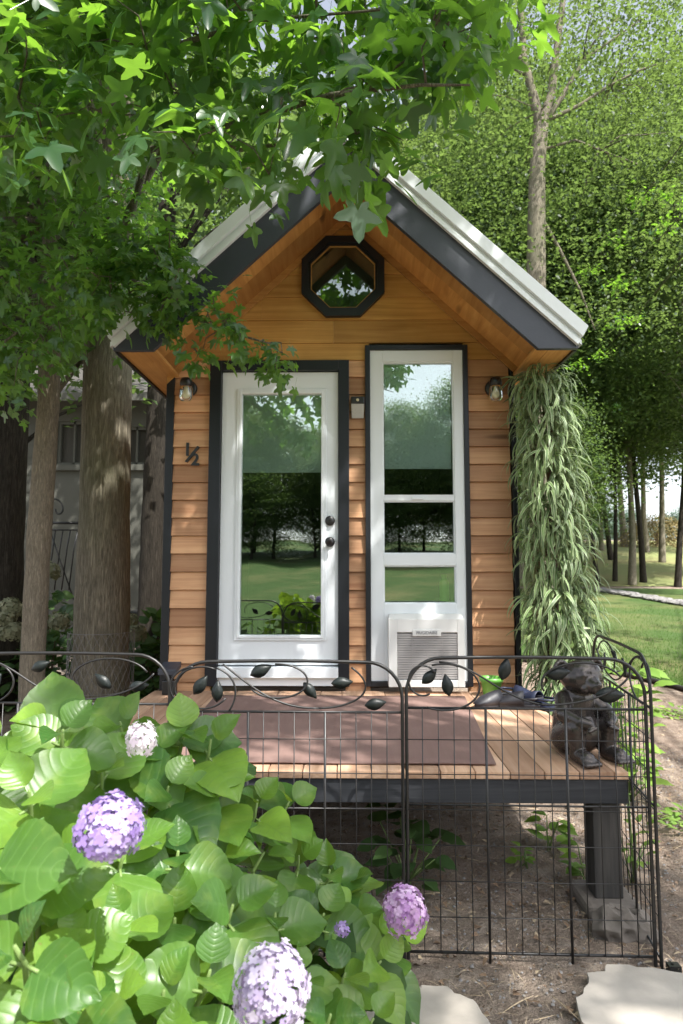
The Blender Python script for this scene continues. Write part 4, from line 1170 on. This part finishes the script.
# crown generator for the other trees
dv, df_ = t_diamond()
def crown_data(seed, H, z0, rad, ncl, npc, leaf, mat, crad=.75):
    r = np.random.default_rng(seed); cs = []
    while len(cs) < ncl:
        p = r.uniform(-1,1,3); l = np.linalg.norm(p)
        if l > 1 or (l < .45 and r.random() < .65): continue
        f = (p[2]+1)/2; w = 1.0 - .45*abs(f-.4)**1.3*1.6
        cs.append((p[0]*rad*w, p[1]*rad*w, z0+(H-z0)*f))
    cs = np.array(cs)
    pos = np.repeat(cs, npc, 0) + r.normal(0, 1, (ncl*npc,3))*np.array([crad*.62, crad*.62, crad*.17])
    N = len(pos)
    rn = np.clip(np.repeat(r.random(ncl), npc)*.6 + r.random(N)*.4, 0, 1)
    d = np.stack([r.normal(0,1,N), r.normal(0,1,N), r.normal(-.3,.5,N)], 1)
    nn = np.stack([r.normal(0,.5,N), r.normal(0,.5,N), np.ones(N)], 1)
    o = scatter('crown', dv, df_, pos, frames(d, nn), r.uniform(.7,1.25,N)*leaf, mat, None, smooth=False, rnd=rn)
    me = o.data; bpy.data.objects.remove(o); return me, cs
def wood_data(seed, H, z0, tr_, cs, mat, lean=(0,0), nb=46, fork=None):
    random.seed(seed); m = MB()
    ax = lambda z: Vector((lean[0]*z/H + .12*math.sin(z*.5+seed), lean[1]*z/H + .1*math.sin(z*.43+seed*2), z))
    top = H*.86
    trunk_tube(m, [ax(z) for z in np.linspace(-.3, top, 9)], [tr_*(1-.82*(k/8)) + (.25*tr_ if k == 0 else 0) for k in range(9)], 10, .04)
    for c in random.sample(list(map(tuple, cs)), min(nb, len(cs))):
        c = Vector(c); hz = max(z0*.85, c.z - random.uniform(.8, 2.6)); b = ax(min(hz, top*.95))
        r0 = tr_*.28*(1-.6*hz/H)
        mid = b.lerp(c, .5) + Vector((0,0,.25)) + Vector((random.uniform(-.2,.2),random.uniform(-.2,.2),0))
        m.tube([b, b.lerp(mid,.5)+Vector((0,0,.05)), mid, c], [r0, r0*.8, r0*.55, .008], 6)
    o = m.build('trunk', mat, None, True); me = o.data; bpy.data.objects.remove(o); return me
VAR = {}
def variant(key, seed, H, z0, rad, ncl, npc, leaf, cmat, tr_, wmat, lean=(0,0), crad=.75, nb=46):
    cm, cs = crown_data(seed, H, z0, rad, ncl, npc, leaf, cmat, crad); wm = wood_data(seed, H, z0, tr_, cs, wmat, lean, nb)
    VAR[key] = (cm, wm)
variant('tall', 1, 22, 4.6, 4.6, 380, 120, .17, 'treeA', .15, 'bark', (.6,0), 1.25)
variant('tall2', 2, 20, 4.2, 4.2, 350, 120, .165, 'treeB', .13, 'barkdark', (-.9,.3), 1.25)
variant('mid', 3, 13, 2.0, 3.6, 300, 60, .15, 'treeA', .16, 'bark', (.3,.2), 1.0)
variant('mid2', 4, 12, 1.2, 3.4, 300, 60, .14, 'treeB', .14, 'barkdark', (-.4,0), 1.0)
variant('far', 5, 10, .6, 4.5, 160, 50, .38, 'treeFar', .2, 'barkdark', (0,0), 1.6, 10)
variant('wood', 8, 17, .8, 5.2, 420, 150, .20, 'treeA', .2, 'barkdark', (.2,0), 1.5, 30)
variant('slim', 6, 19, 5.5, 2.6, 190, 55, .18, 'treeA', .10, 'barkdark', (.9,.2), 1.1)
def tree(key, x, y, s, rz, lab, group, z=None, cat='tree', name='forest_tree', sz=None):
    e = empty(name, (x, y, hgt(x,y) if z is None else z), lab, cat, group)
    e.rotation_euler = (0,0,rz); e.scale = (s, s, s if sz is None else sz)
    for nm, me in zip(('crown','trunk'), VAR[key]):
        o = bpy.data.objects.new(nm, me); C.objects.link(o); o.parent = e
    return e
G1 = 'trees in a row beyond the stone border'
def tx(px_, Y): return at(px_, 588, Y).x
tree('slim', tx(597,27.5), 27.5, .95, 2.0, 'thin leaning dark tree at the left end of the row beyond the stone border', G1)
tree('slim', tx(615,29), 29, 1.0, .3, 'thin straight dark tree second in the row beyond the stone border', G1)
tree('tall', tx(631,27.5), 27.5, .98, 0, 'thickest pale-footed tree in the middle of the row beyond the stone border', G1)
tree('tall2', tx(641.5,28.5), 28.5, 1.0, 1.0, 'straight dark tree close to the right of the thickest tree beyond the stone border', G1)
tree('tall2', tx(681,27), 27, .98, 3.1, 'dark tree leaning left at the right edge of the photo beyond the border', G1)
G2 = 'woodland trees behind the cabin'
for (px_, Y, key, s, lab) in (
    (700, 22, 'tall', .95, 'tall woodland tree at the right frame edge, in front of the row'),
    (560, 24, 'tall2', 1.05, 'tall dark woodland tree hidden behind the drooping plant column'),
    (575, 34, 'tall', 1.1, 'tall woodland tree behind the left end of the trunk row'),
    (520, 30, 'tall', 1.15, 'tall woodland tree rising behind the right roof slope'),
    (470, 26, 'tall2', 1.1, 'tall dark woodland tree behind the roof just right of the ridge'),
    (430, 34, 'tall', 1.2, 'tall woodland tree far behind the roof ridge'),
    (380, 24, 'mid', 1.5, 'bushy woodland tree behind the roof ridge'),
    (610, 40, 'tall2', 1.2, 'tall woodland tree on the hill behind the thin trunks'),
    (665, 38, 'tall', 1.15, 'tall woodland tree on the hill behind the right-hand trunks'),
    (740, 30, 'tall2', 1.1, 'tall woodland tree just beyond the right frame edge'),
    (300, 26, 'tall', 1.0, 'tall woodland tree behind the left roof slope'),
    (210, 22, 'tall2', 1.0, 'tall woodland tree seen through the sweetgum leaves'),
    (120, 18, 'mid2', 1.2, 'bushy dark tree beyond the beige house'),
    (20, 16, 'mid', 1.2, 'bushy tree left of the beige house roof'),
    (-60, 20, 'tall', .9, 'tall woodland tree at the far left edge')):
    x = tx(px_, Y); tree(key, x, Y, s, px_*.37, lab, G2)
# understorey on the right, low dense shrubs-trees left of the trunks
for (px_, Y, s, lab) in ((545,20,.62,'low dense tree behind the top of the drooping plant'), (585,36,.55,'low bushy tree between the thin trunks and the plant column')):
    tree('mid2', tx(px_,Y), Y, s, px_*.9, lab, 'understorey trees', name='small_tree')
for (px_, Y, s, lab) in ((400,42,1.3,'dense tall thicket tree far behind the ridge of the cabin roof'), (455,44,1.4,'dense tall thicket tree behind the upper right roof slope'), (510,42,1.35,'dense tall thicket tree behind the forked trunk'),
                    (560,46,1.45,'dense tall thicket tree above the top of the drooping plant'), (250,38,1.2,'dense thicket tree behind the left roof slope'), (150,32,1.1,'dense thicket tree between the big trunk and the roof'), (50,30,1.1,'dense thicket tree behind the beige house'),(330,44,1.3,'dense thicket tree straight behind the roof peak')):
    tree('wood', tx(px_,Y), Y, s, px_*.7, lab, 'dense trees closing the view behind the cabin')
for (px_, Y, s, zz, lab) in ((600,48,1.0,6.5,'dense high crown filling the view above the thin trunks'), (650,46,1.05,6.5,'dense high crown above the tan shrub on the hill'), (710,44,1.1,6.0,'dense high crown at the right frame edge above the hill'), (625,52,1.3,8.5,'tallest dense crown behind the row of trunks')):
    tree('tall', tx(px_,Y), Y, s*1.25, px_*.7, lab, 'tall trees on the hill field')
# distant tree line over the crest
for (x, y, s) in ((36,112,1.0),(44,118,1.1),(30,108,.9),(54,125,1.0),(24,104,.8),(66,130,1.0)):
    tree('far', x, y, s, x, 'pale bluish distant tree on the horizon beyond the hill field', 'distant trees beyond the hill', name='distant_tree')
# tan shrub on the hill
e = empty('tan_shrub', (*at(657,540,52).xy, hgt(0,52)), 'rounded tan shrub on the crest of the hill field', 'shrub')
r_ = np.random.default_rng(9); N = 5200; u = rnd_unit(N); u[:,2] = np.abs(u[:,2]); pos = np.array([e.location.x, e.location.y, e.location.z]) + u*np.array([3.4,2,2.6])*r_.uniform(.7,1.03,(N,1))
scatter('foliage', dv, df_, pos, frames(rnd_unit(N), u+rng.normal(0,.4,(N,3))), r_.uniform(.12,.2,N), 'tan', e, smooth=False)
m = MB(); m.tube([e.location, e.location+Vector((0,0,1.2))], .15, 6); m.build('stem', 'twig', e)

# the near forked tree behind the roof (right)
fk = empty('forked_tree', (3.62,12,hgt(0,12)), 'tall grey trunk that forks high above the right roof slope', 'tree')
fx = lambda px_, py_, Y=12: at(px_, py_, Y)
m = MB()
trunk_tube(m, [(3.62,12,0), fx(537,420), fx(536,270), fx(537,170), fx(541,125)], [0.226,0.195,0.179,0.156,0.14], 16, .04)
trunk_tube(m, [fx(541,128), fx(533,95), fx(524,60), fx(520,0), fx(518,-90), fx(522,-200)], [0.117,0.0858,0.0702,0.0624,0.0468,0.0234], 10, .06)
trunk_tube(m, [fx(541,128), fx(551,95), fx(556,55), fx(563,0), fx(566,-90), fx(572,-200)], [0.101,0.0858,0.0702,0.0546,0.039,0.0234], 10, .06)
trunk_tube(m, [fx(541,128), fx(563,95), fx(583,60), fx(605,45), fx(640,20)], [0.0624,0.0468,0.0351,0.0234,0.0117], 8, .06)
trunk_tube(m, [fx(548,120), fx(580,105), fx(610,85), fx(640,70), fx(670,60)], [0.0468,0.0351,0.0273,0.0195,0.00936], 8, .06)
trunk_tube(m, [fx(524,62), fx(505,45), fx(488,12), fx(470,-20)], [0.0468,0.0351,0.0273,0.0156], 8, .06)
trunk_tube(m, [fx(524,75), fx(500,60), fx(480,40), fx(455,30)], [0.039,0.0273,0.0195,0.0117], 8, .06)
trunk_tube(m, [fx(540,215), fx(560,250), fx(580,290), fx(595,330)], [0.039,0.0312,0.0234,0.0117], 8, .06)
trunk_tube(m, [fx(541,150), fx(575,140), fx(600,150), fx(640,165)], [0.0312,0.0234,0.0195,0.0117], 8, .06)
FKM = m
random.seed(31)
CC = []
for k in range(380):
    px_, py_ = random.uniform(380, 700), random.uniform(-60, 330); Y = random.uniform(10.5, 14.5)
    if abs(px_-538) < 20 and py_ > 120 and Y < 12.4 and random.random() < .6: continue
    if py_ > 200 and random.random() < .5: continue
    CC.append(tuple(at(px_, py_, Y)))
for k in range(170): CC.append(tuple(at(random.uniform(420,700), random.uniform(-90,130), random.uniform(12,16))))
CC = np.array(CC); npc = 72; pos = np.repeat(CC, npc, 0) + rng.normal(0,1,(len(CC)*npc,3))*np.array([.42,.42,.09]); N = len(pos)
rn = np.clip(np.repeat(rng.random(len(CC)), npc)*.6+rng.random(N)*.4, 0, 1)
scatter('crown', dv, df_, pos, frames(np.stack([rng.normal(0,1,N), rng.normal(0,1,N), rng.normal(-.3,.5,N)],1), np.stack([rng.normal(0,.5,N), rng.normal(0,.5,N), np.ones(N)],1)), rng.uniform(.04,.115,N), 'treeA', fk, smooth=False, rnd=rn)
m = MB(); hub = [fx(541,110), fx(524,60), fx(556,50), fx(520,0), fx(563,0), fx(610,85), fx(583,60), fx(505,45), fx(600,150)]
for c in CC[::3]:
    c = Vector(c); b = min(hub, key=lambda q: (q-c).length)
    if (b-c).length > 1.5: continue
    FKM.tube([b, b.lerp(c,.5)+Vector((0,0,.12)), c], [.018,.012,.005], 4)
FKM.build('trunk', 'bark', fk, True)

# left-hand trunks
def simple_tree(name, pts, rads, mat, lab, ccs, leaf, lmat, npc=40, cr=.35):
    e = empty(name, pts[0], lab, 'tree')
    m = MB(); trunk_tube(m, pts, rads, 16, .04); m.build('trunk', mat, e, True)
    cs = np.array(ccs); pos = np.repeat(cs, npc, 0)+rng.normal(0,1,(len(cs)*npc,3))*np.array([cr,cr,cr*.6]); N = len(pos)
    scatter('crown', dv, df_, pos, frames(np.stack([rng.normal(0,1,N), rng.normal(0,1,N), rng.normal(-.3,.5,N)],1), np.stack([rng.normal(0,.5,N), rng.normal(0,.5,N), np.ones(N)],1)), rng.uniform(.7,1.2,N)*leaf, lmat, e, smooth=False)
    b = MB()
    for c in cs[::2]:
        c = Vector(c); k = min([Vector(p) for p in pts[2:]], key=lambda q: (q-c).length); b.tube([k, k.lerp(c,.5)+Vector((0,0,.1)), c], [.03,.018,.006], 5)
    b.build('limb', mat, e, True); return e
random.seed(77)
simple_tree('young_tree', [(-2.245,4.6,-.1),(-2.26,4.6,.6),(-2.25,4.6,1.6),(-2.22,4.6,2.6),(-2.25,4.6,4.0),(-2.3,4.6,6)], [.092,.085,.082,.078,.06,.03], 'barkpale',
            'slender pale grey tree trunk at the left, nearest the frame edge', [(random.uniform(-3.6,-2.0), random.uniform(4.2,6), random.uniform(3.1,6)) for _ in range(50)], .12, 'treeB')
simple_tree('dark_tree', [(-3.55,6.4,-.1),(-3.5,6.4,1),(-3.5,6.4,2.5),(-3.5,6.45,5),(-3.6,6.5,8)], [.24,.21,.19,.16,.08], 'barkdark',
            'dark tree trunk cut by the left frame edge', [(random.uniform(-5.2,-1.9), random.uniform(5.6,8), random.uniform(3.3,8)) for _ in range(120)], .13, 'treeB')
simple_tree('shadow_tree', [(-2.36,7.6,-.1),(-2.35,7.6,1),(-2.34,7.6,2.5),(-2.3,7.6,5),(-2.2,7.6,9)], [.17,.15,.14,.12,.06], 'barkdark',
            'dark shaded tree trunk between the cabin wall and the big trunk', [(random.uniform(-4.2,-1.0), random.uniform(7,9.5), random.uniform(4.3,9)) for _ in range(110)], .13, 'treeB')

# chicken wire round the sweetgum foot
cw = MB(); rr = .245; nz_, na = 9, 26; pitch = 2*math.pi/na
def cwp(a, z): return (-1.925+rr*math.cos(a), 5.0+rr*math.sin(a), z)
for k in range(na):
    for sgn in (1,-1):
        cw.tube([cwp(k*pitch+sgn*pitch*.5*i, .45+i*.055) for i in range(nz_)], .0016, 4)
cw.tube([cwp(k*pitch*.5, .45+(nz_-1)*.055) for k in range(na*2+1)], .0022, 4)
cw.tube([cwp(k*pitch*.5, .45) for k in range(na*2+1)], .0022, 4)
o = cw.build('wire_mesh', 'rubble', None); tag(o, 'chicken wire wrapped around the foot of the big trunk', 'wire mesh')

# ------------------------------------------------------------------ neighbour house at the left
nb = empty('neighbour_house', (-6.2,11,0), 'beige house in deep shade behind the tree trunks at the left', 'house')
NY = 11.0
ops = [(-5.13,-4.55,3.17,3.95), (-3.95,-3.52,3.17,3.85)]
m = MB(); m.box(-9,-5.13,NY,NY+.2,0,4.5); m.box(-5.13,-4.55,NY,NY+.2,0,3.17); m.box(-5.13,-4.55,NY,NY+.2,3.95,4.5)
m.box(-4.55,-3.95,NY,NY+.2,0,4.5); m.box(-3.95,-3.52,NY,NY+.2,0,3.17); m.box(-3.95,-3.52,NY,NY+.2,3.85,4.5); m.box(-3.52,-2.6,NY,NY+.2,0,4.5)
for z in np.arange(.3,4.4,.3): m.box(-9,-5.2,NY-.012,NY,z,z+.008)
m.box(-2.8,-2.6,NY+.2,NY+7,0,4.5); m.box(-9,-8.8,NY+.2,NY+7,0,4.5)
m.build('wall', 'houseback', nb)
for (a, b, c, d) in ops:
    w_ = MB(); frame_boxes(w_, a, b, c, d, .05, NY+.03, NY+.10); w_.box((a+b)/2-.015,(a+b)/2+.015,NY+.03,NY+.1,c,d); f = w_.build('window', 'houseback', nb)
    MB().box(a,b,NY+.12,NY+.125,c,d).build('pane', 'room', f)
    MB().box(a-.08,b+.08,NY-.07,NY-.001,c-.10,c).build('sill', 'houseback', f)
m = MB(); m.add([(-9.4,NY-.5,4.3),(-2.3,NY-.5,4.3),(-2.3,NY+3.5,6.3),(-9.4,NY+3.5,6.3),(-9.4,NY+7.5,4.3),(-2.3,NY+7.5,4.3)], [(0,1,2,3),(3,2,5,4),(1,5,2),(0,3,4)])
m.build('roof', 'roofdark', nb)
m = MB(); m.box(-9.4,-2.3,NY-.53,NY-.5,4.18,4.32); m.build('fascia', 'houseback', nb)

# iron scroll railing in front of it
ir = empty('iron_railing', (-3.6,8,0), 'black wrought iron railing with a curled finial between the two left trunks', 'railing')
m = MB()
m.tube([at(40,523,8), at(84,523,8)], .018, 6); m.tube([at(40,530,8), at(84,530,8)], .010, 6)
m.tube([at(44,530,8), at(43,600,8)], .018, 6); m.tube([at(84,523,8), at(84,600,8)], .018, 6)
m.build('rail', 'iron', ir, True)
m = MB()
for k in range(5): m.tube([at(48+k*7.5,530,8), at(46+k*7.0,548,8), at(40+k*7.2,590,8)], .009, 5)
m.tube([at(50,530,8), at(60,560,8), at(74,600,8)], .009, 5)
m.build('baluster', 'iron', ir, True)
m = MB(); m.tube([at(44,530,8), at(44.2,512,8)] + [at(53.5-9.3*math.cos(R(q)), 509-10*math.sin(R(q)), 8) for q in range(0,200,12)] + [at(59-3.5*math.cos(R(q+180)), 510+4*math.sin(R(q)), 8) for q in range(20,200,25)], .011, 6)
m.build('finial', 'iron', ir, True)

# shaded hydrangeas with faded blooms
def back_hyd(c, r, heads, lab):
    e = empty('faded_hydrangea', c, lab, 'shrub', 'shaded hydrangeas with faded cream blooms')
    n = 420; u = rnd_unit(n); u[:,2] = np.abs(u[:,2]); pos = np.array(c)+u*np.array(r)*rng.uniform(.4,1,(n,1))
    d = u*np.array([1,1,.2])+rng.normal(0,.3,(n,3)); tv, tf, tu = t_ovate(6,2,.38,.2,.15)
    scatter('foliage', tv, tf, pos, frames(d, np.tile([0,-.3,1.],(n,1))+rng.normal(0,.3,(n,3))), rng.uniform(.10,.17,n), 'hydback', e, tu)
    m = MB()
    for k in range(9):
        q = pos[k*7]; m.tube([c, tuple(q)], .006, 5)
    m.build('stem', 'twig', e)
    for h in heads: head(e, tuple(h), .10, 'cream', 90, .025)
back_hyd((-3.05,6.6,.0), (.62,.5,1.18), [at(50,572,6.25), at(59,622,6.1), at(33,650,6.1)], 'shaded shrub with cream blooms between the slender and the big trunk')
back_hyd((-3.75,5.8,.0), (.5,.5,1.12), [at(10,609,5.4), at(11,632,5.35), at(3,620,5.35)], 'shaded shrub with cream blooms at the left frame edge')
back_hyd((-1.95,6.7,.0), (.42,.42,.95), [at(136,634,6.3), at(128,622,6.4)], 'shaded shrub with one faded bloom beside the cabin corner')
# dark bin-like bench behind
m = MB(); m.box(-2.9,-1.75,8.2,8.7,.75,.82); 
bn = empty('garden_table', (-2.3,8.4,0), 'dark garden table behind the trunks beside the cabin', 'table')
m.build('table_top', 'iron', bn, bevel=.01)
for x in (-2.85,-1.82):
    for y in (8.24,8.62): MB().box(x,x+.05,y,y+.05,.0,.749).build('leg', 'iron', bn)

# bottle behind the lower pane
e = empty('drink_bottle', (.655, FY+.075, 1.15), 'bright green bottle standing behind the low window pane', 'bottle')
MB().lathe([(.032,0),(.034,.01),(.034,.13),(.022,.155),(.018,.16)], (.655,FY+.14,1.15), 20).build('body', 'bottle', e, True)
MB().lathe([(.02,.161),(.02,.185),(.0,.186)], (.655,FY+.14,1.15), 16).build('cap', 'bottle', e, True)
m = MB(); m.box(.20,.74,FY+.05,FY+.24,1.125,1.149); m.build('window_shelf', 'vinyl', house)

# ------------------------------------------------------------------ behind the camera: lawn trees (reflected in the glass) and an unseen tree added for shade
G3 = 'trees across the lawn behind the camera'
rs_ = random.Random(12)
for i in range(30):
    row = i//15; x = -24+(i%15)*3.4+row*1.6+rs_.uniform(-.6,.6); y = -27-row*5+rs_.uniform(-1.5,1.5)
    tree('wood', x, y, rs_.uniform(.42,.60), i*1.3, 'tree across the lawn facing the cabin, seen only in the glass', G3, name='lawn_tree')
for i in range(12):
    tree('mid2', -22+i*4+rs_.uniform(-1,1), -25+rs_.uniform(-1,1), .6, i*2.1, 'low bushy tree at the foot of the lawn trees, seen only in the glass', 'bushes across the lawn behind the camera', name='small_tree', sz=.45)

SUN = Vector((.42,-.52,1.0)).normalized()
def added_shade_tree():  # added out of view; leaf clumps placed along sun rays to shade chosen spots
    e = empty('added_shade_tree', (5.2,-1.6,0), 'added tree out of view to the right, leaf clumps placed to dapple the light', 'tree')
    rs = random.Random(3); cs = []
    def target(x, y, z, h): # cluster above a ground/wall target along the sun direction
        t = (h-z)/SUN.z; return Vector((x,y,z)) + SUN*t
    # (target, spread, count)
    for (x, y, z, sx, sy, sz, n) in ((-.6,4.3,1.9,.9,.1,.9,16), (-.4,3.4,.57,.85,.6,0,24), (-2.0,5,1.5,.8,.8,1.4,26), (.5,3.6,2.8,.9,.3,.5,14), (.5,3.0,.0,.7,.5,.0,26),
                                     (.7,4.3,1.6,.4,.1,1.0,7), (.2,2.0,0.0,.7,.3,0,8), (-.25,1.7,.85,.55,.45,.15,12), (5,12,0,3,3,0,22), (7,20,0,5,5,0,26), (1.6,2.6,0,.6,.6,0,4),(1.4,4.2,1.5,.3,.3,.8,3)):
        for k in range(n):
            h = rs.uniform(6.5, 9.5)
            cs.append(tuple(target(x+rs.uniform(-sx,sx), y+rs.uniform(-sy,sy), z+rs.uniform(-sz,sz), h)))
    cs = np.array(cs); npc = 46; pos = np.repeat(cs, npc, 0)+rng.normal(0,1,(len(cs)*npc,3))*np.array([.17,.17,.10]); N = len(pos)
    scatter('crown', dv, df_, pos, frames(np.stack([rng.normal(0,1,N), rng.normal(0,1,N), rng.normal(-.3,.5,N)],1), np.stack([rng.normal(0,.35,N), rng.normal(0,.35,N), np.ones(N)],1)), rng.uniform(.09,.15,N), 'sweet', e, smooth=False)
    m = MB(); trunk_tube(m, [(5.2,-1.6,-.1),(5.2,-1.6,1.5),(5.1,-1.6,4),(4.9,-1.5,6.5),(4.6,-1.3,9)], [.3,.25,.22,.17,.08], 14, .04); m.build('trunk', 'bark', e, True)
    m = MB()
    for c in cs[::3]:
        c = Vector(c); z = min(8.5, max(4, c.z-1.2)); b = Vector((4.9,-1.5,z)); m.tube([b, b.lerp(c,.5)+Vector((0,0,.3)), c], [.03,.018,.006], 5)
    m.build('limb', 'bark', e, True)
added_shade_tree()

# ------------------------------------------------------------------ LIGHT, SKY, CAMERA
w = bpy.data.worlds.new('World'); bpy.context.scene.world = w; w.use_nodes = True
nt = w.node_tree; bg = nt.nodes['Background']
sky = nt.nodes.new('ShaderNodeTexSky'); sky.sky_type = 'NISHITA'; sky.sun_disc = False
elev = math.asin(SUN.z); az = math.atan2(SUN.x, SUN.y)
sky.sun_elevation = elev; sky.sun_rotation = az; sky.altitude = 200; sky.air_density = 1.0; sky.dust_density = 2.5; sky.ozone_density = 1.0
hz = nt.nodes.new('ShaderNodeMix'); hz.data_type = 'RGBA'; hz.inputs[0].default_value = .55
bw = nt.nodes.new('ShaderNodeRGBToBW'); nt.links.new(sky.outputs[0], bw.inputs[0]); vm = nt.nodes.new('ShaderNodeVectorMath'); vm.operation = 'MULTIPLY'
nt.links.new(bw.outputs[0], vm.inputs[0]); vm.inputs[1].default_value = (1.75,1.75,1.75)
nt.links.new(sky.outputs[0], hz.inputs[6]); nt.links.new(vm.outputs[0], hz.inputs[7])
nt.links.new(hz.outputs[2], bg.inputs[0]); bg.inputs[1].default_value = .15
sd = bpy.data.lights.new('sun', 'SUN'); sd.energy = 5.0; sd.angle = R(.53); sd.color = (1, .965, .91)
so = bpy.data.objects.new('sun', sd); C.objects.link(so); so.rotation_euler = (-SUN).to_track_quat('-Z', 'Y').to_euler(); so.location = SUN*30

cd = bpy.data.cameras.new('camera'); cam = bpy.data.objects.new('camera', cd); C.objects.link(cam)
cd.sensor_fit = 'VERTICAL'; cd.sensor_height = 36; cd.lens = FPX/1024*36; cd.clip_start = .05; cd.clip_end = 1000
cd.dof.use_dof = True; cd.dof.focus_distance = 2.4; cd.dof.aperture_fstop = 5.6
cam.location = (0, 0, CAMZ); cam.rotation_euler = (math.pi/2+PITCH, 0, YAW)
sc = bpy.context.scene; sc.camera = cam
sc.view_settings.view_transform = 'Standard'; sc.view_settings.look = 'None'; sc.view_settings.gamma = 1; sc.view_settings.exposure = 1.1
sc.view_settings.use_curve_mapping = False
sc.cycles.max_bounces = 8; sc.cycles.transparent_max_bounces = 12; sc.cycles.sample_clamp_indirect = 6
